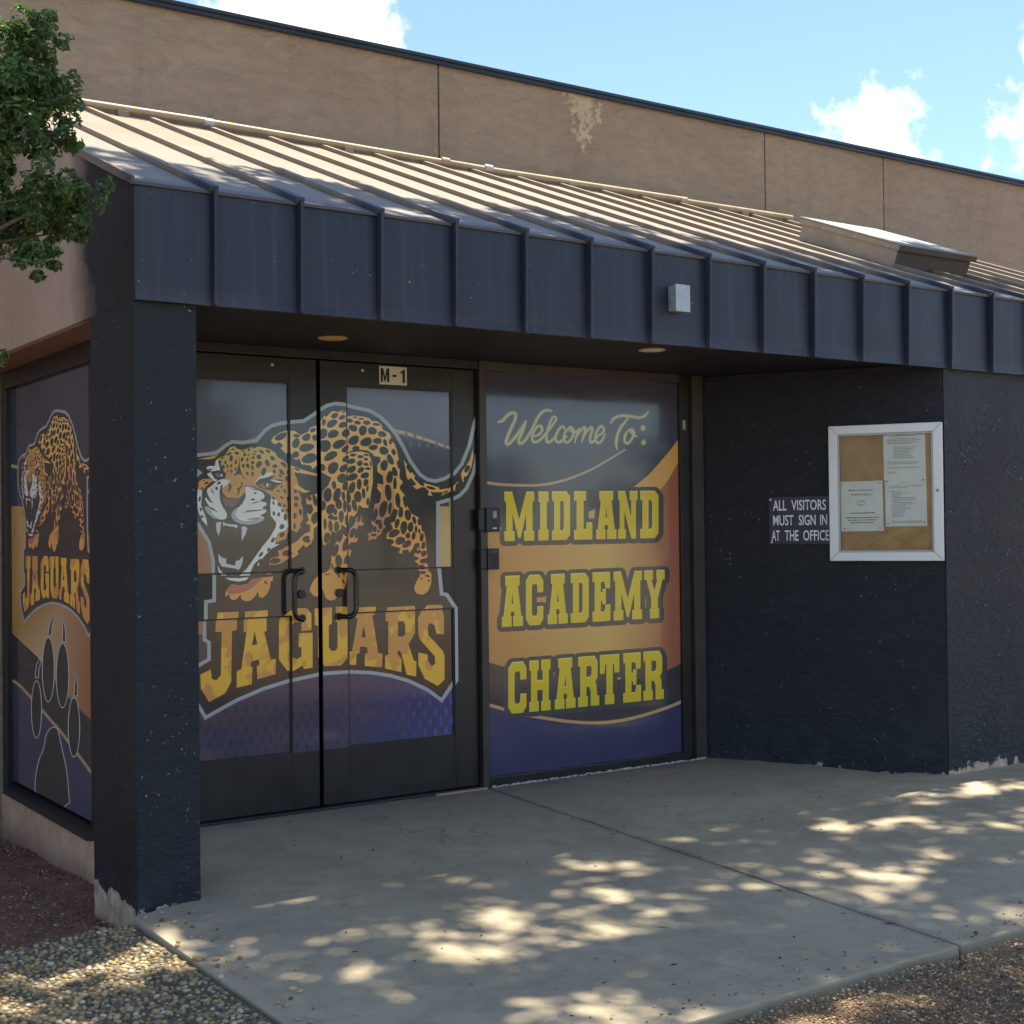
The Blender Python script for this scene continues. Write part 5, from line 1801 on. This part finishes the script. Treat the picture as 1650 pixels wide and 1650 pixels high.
# leaf litter on the slab
rl = random.Random(21)
m = MB()
for k in range(230):
    x, y = rl.uniform(-1.3, 4.2), rl.uniform(-3.1, -.08)
    if x > 2.5 and y > -1.3:
        continue
    a = rl.uniform(0, 6.28)
    l, w = rl.uniform(.004, .014), rl.uniform(.002, .005)
    if k % 9 == 0:
        l *= 1.8
    dx, dy = math.cos(a), math.sin(a)
    z = gz(y) + .0012
    m.add([(x - dx * l, y - dy * l, z), (x + dy * w, y - dx * w, z + .001), (x + dx * l, y + dy * l, z + rl.uniform(.001, .005)), (x - dy * w, y + dx * w, z + .002)], [(0, 1, 2, 3)])
tag(stuff(m.build('leaf_litter', 'litter', None)), 'tiny dark leaf bits scattered over the concrete', 'litter')


# ------------------------------------------------------------------ trees
def leaves(name, mat, centres, normals, size, parent, seed):
    r = np.random.RandomState(seed)
    n = len(centres)
    C = np.array(centres)
    N = np.array(normals) + r.normal(0, .55, (n, 3))
    N /= np.linalg.norm(N, axis=1)[:, None] + 1e-9
    T = np.cross(N, r.normal(0, 1, (n, 3)))
    T /= np.linalg.norm(T, axis=1)[:, None] + 1e-9
    Bn = np.cross(N, T)
    s = (np.array(size) if np.ndim(size) else np.full(n, size)) * r.uniform(.55, 1.35, n)
    L = T * s[:, None]
    Wd = Bn * (s * r.uniform(.40, .52, n))[:, None]
    up = N * (s * .14)[:, None]
    V = np.stack([C - L, C - .35 * L + Wd * .8 + up, C + .35 * L + Wd * .85 + up, C + L - up * .6, C + .35 * L - Wd * .85 + up, C - .35 * L - Wd * .8 + up], 1).reshape(-1, 3)
    i = (np.arange(n) * 6)[:, None]
    F = np.concatenate([i + np.array([[0, 1, 2, 3]]), i + np.array([[0, 3, 4, 5]])], 0)
    me = bpy.data.meshes.new(name)
    off = parent_loc(parent)
    me.from_pydata((V - off).tolist(), [], F.tolist())
    me.materials.append(MT[mat])
    o = bpy.data.objects.new(name, me)
    COL.objects.link(o)
    o.parent = parent
    return o


def clump(c, r, n, rs, shell=.55):
    d = rs.normal(0, 1, (n, 3))
    d /= np.linalg.norm(d, axis=1)[:, None]
    rad = rs.uniform(shell, 1.0, (n, 1)) ** .6
    return np.array(c) + d * rad * np.array(r), d


def tree(name, label, base, trunk, clumps, leaf_mat, leaf_size, dens, seed, limbs=True, group=None, frag=(90, .30, .48, .85)):
    T = thing(name, base, label, 'tree', group)
    rs = np.random.RandomState(seed)
    MB().tube(trunk[0], trunk[1], 10).build('trunk', 'bark', T, smooth=True)
    top = np.array(trunk[0][-1])
    m = MB()
    cs, ns = [], []
    for c, r, n in clumps:
        c, r = np.array(c), np.array(r)
        a = top + rs.normal(0, .03, 3)
        mid = (a + c) / 2 + rs.normal(0, .08 * np.linalg.norm(c - a), 3)
        rad = .005 + .012 * float(np.mean(r))
        m.tube([a, (a + mid) / 2 + rs.normal(0, .02, 3), mid, (mid + c) / 2, c], [rad * 1.6, rad * 1.35, rad, rad * .7, rad * .35], 6)
        k = max(5, int(n / frag[0]))
        for q in range(k):
            d = rs.normal(0, 1, 3)
            d /= np.linalg.norm(d)
            sc = c + d * r * rs.uniform(.25, frag[3])
            m.tube([c, (c + sc) / 2 + rs.normal(0, .03, 3) * np.mean(r), sc], [rad * .4, rad * .25, rad * .12], 4)
            p, nn_ = clump(sc, r * rs.uniform(frag[1], frag[2]), int(n / k), rs, .35)
            cs.append(p)
            ns.append(nn_ * .7 + np.array([0, 0, .6]))
    m.build('branches', 'bark', T, smooth=True)
    leaves('crown', leaf_mat, np.concatenate(cs), np.concatenate(ns), leaf_size, T, seed + 1)
    return T


def fpt(px, py, t_):
    return CAM + ray(px, py) * t_


# small leafy tree in the bed, partly in the picture at the left
td = 4.75
cl = []
for px, py, rx_, rz_, n in ((55, 62, 52, 40, 330), (20, 150, 88, 80, 900), (85, 150, 42, 52, 380), (45, 215, 62, 38, 420), (20, 95, 60, 55, 420), (-60, 150, 90, 110, 700),
                            (5, 270, 26, 60, 150), (70, 315, 62, 48, 520), (125, 312, 40, 40, 280), (25, 355, 70, 56, 560), (95, 375, 46, 30, 260), (60, 415, 46, 34, 300), (-70, 360, 90, 90, 600), (-12, 545, 16, 40, 60), (-110, 250, 90, 120, 600)):
    s = td / FPX
    cl.append((fpt(px, py, td + R.uniform(-.15, .15)), (rx_ * s * 1.12, .16, rz_ * s * 1.12), int(n * 2.3)))
tree('yaupon_tree', 'leafy green tree with small leaves reaching in at the left', (-2.62, -1.15, -.12),
     ([(-2.62, -1.15, -.15), (-2.58, -1.18, .9), (-2.42, -1.22, 1.7), (-2.30, -1.24, 2.2)], [.06, .05, .042, .035]), cl, 'leaf', .0150, 1, 31, True, None, (42, .16, .34, 1.06))

# tall shade tree standing out of frame, its crown over the walk
rs2 = np.random.RandomState(7)
cl = []
H = 8.4
off = SUN_DIR * (1 / SUN_DIR.z)
cells = []
for ix in range(15):
    for iy in range(8):
        cells.append((-2.4 + ix * .58 + rs2.uniform(-.2, .2), -3.55 + iy * .40 + rs2.uniform(-.16, .16)))
for gx_, gy_ in cells:
    if gy_ > -.75:
        gy_ = -.80
    h = H + rs2.uniform(-1.2, 1.4)
    cl.append(((gx_ + off.x * h, gy_ + off.y * h - .10, h), (rs2.uniform(.40, .68), rs2.uniform(.36, .60), rs2.uniform(.25, .4)), 430))
tree('shade_tree', 'tall shade tree outside the picture whose crown dapples the walk', (1.9, -7.2, -.1),
     ([(1.9, -7.2, -.2), (1.95, -7.05, 1.6), (2.1, -6.6, 3.6), (2.4, -5.4, 5.6)], [.24, .19, .16, .13]), cl, 'leaf_high', .060, 1, 41, True, None, (60, .30, .50, .95))

# low trees across the lot behind the viewer, seen mirrored in the glass
for k, (x, y, h, lab) in enumerate(((6.5, -27, 4.1, 'leftmost low tree across the lot, mirrored in the door glass'), (11, -30, 5.4, 'tallest low tree across the lot, mirrored in the door glass'),
                                    (16, -28, 4.3, 'middle low tree across the lot, mirrored between doors and window'), (21, -31, 5.0, 'second low tree from the right across the lot'),
                                    (26.5, -28, 4.4, 'rightmost low tree across the lot, mirrored in the welcome window'))):
    rt = np.random.RandomState(50 + k)
    cl = []
    for q in range(9):
        cl.append(((x + rt.uniform(-2.1, 2.1), y + rt.uniform(-1.2, 1.2), h * rt.uniform(.32, .86)), (1.2, 1.0, h * .20), 320))
    tree('low_tree', lab, (x, y, -.1), ([(x, y, -.2), (x + .05, y, h * .22), (x - .04, y, h * .4)], [.16, .13, .11]), cl, 'leaf_high', .13, 1, 60 + k, True, 'low trees across the lot')
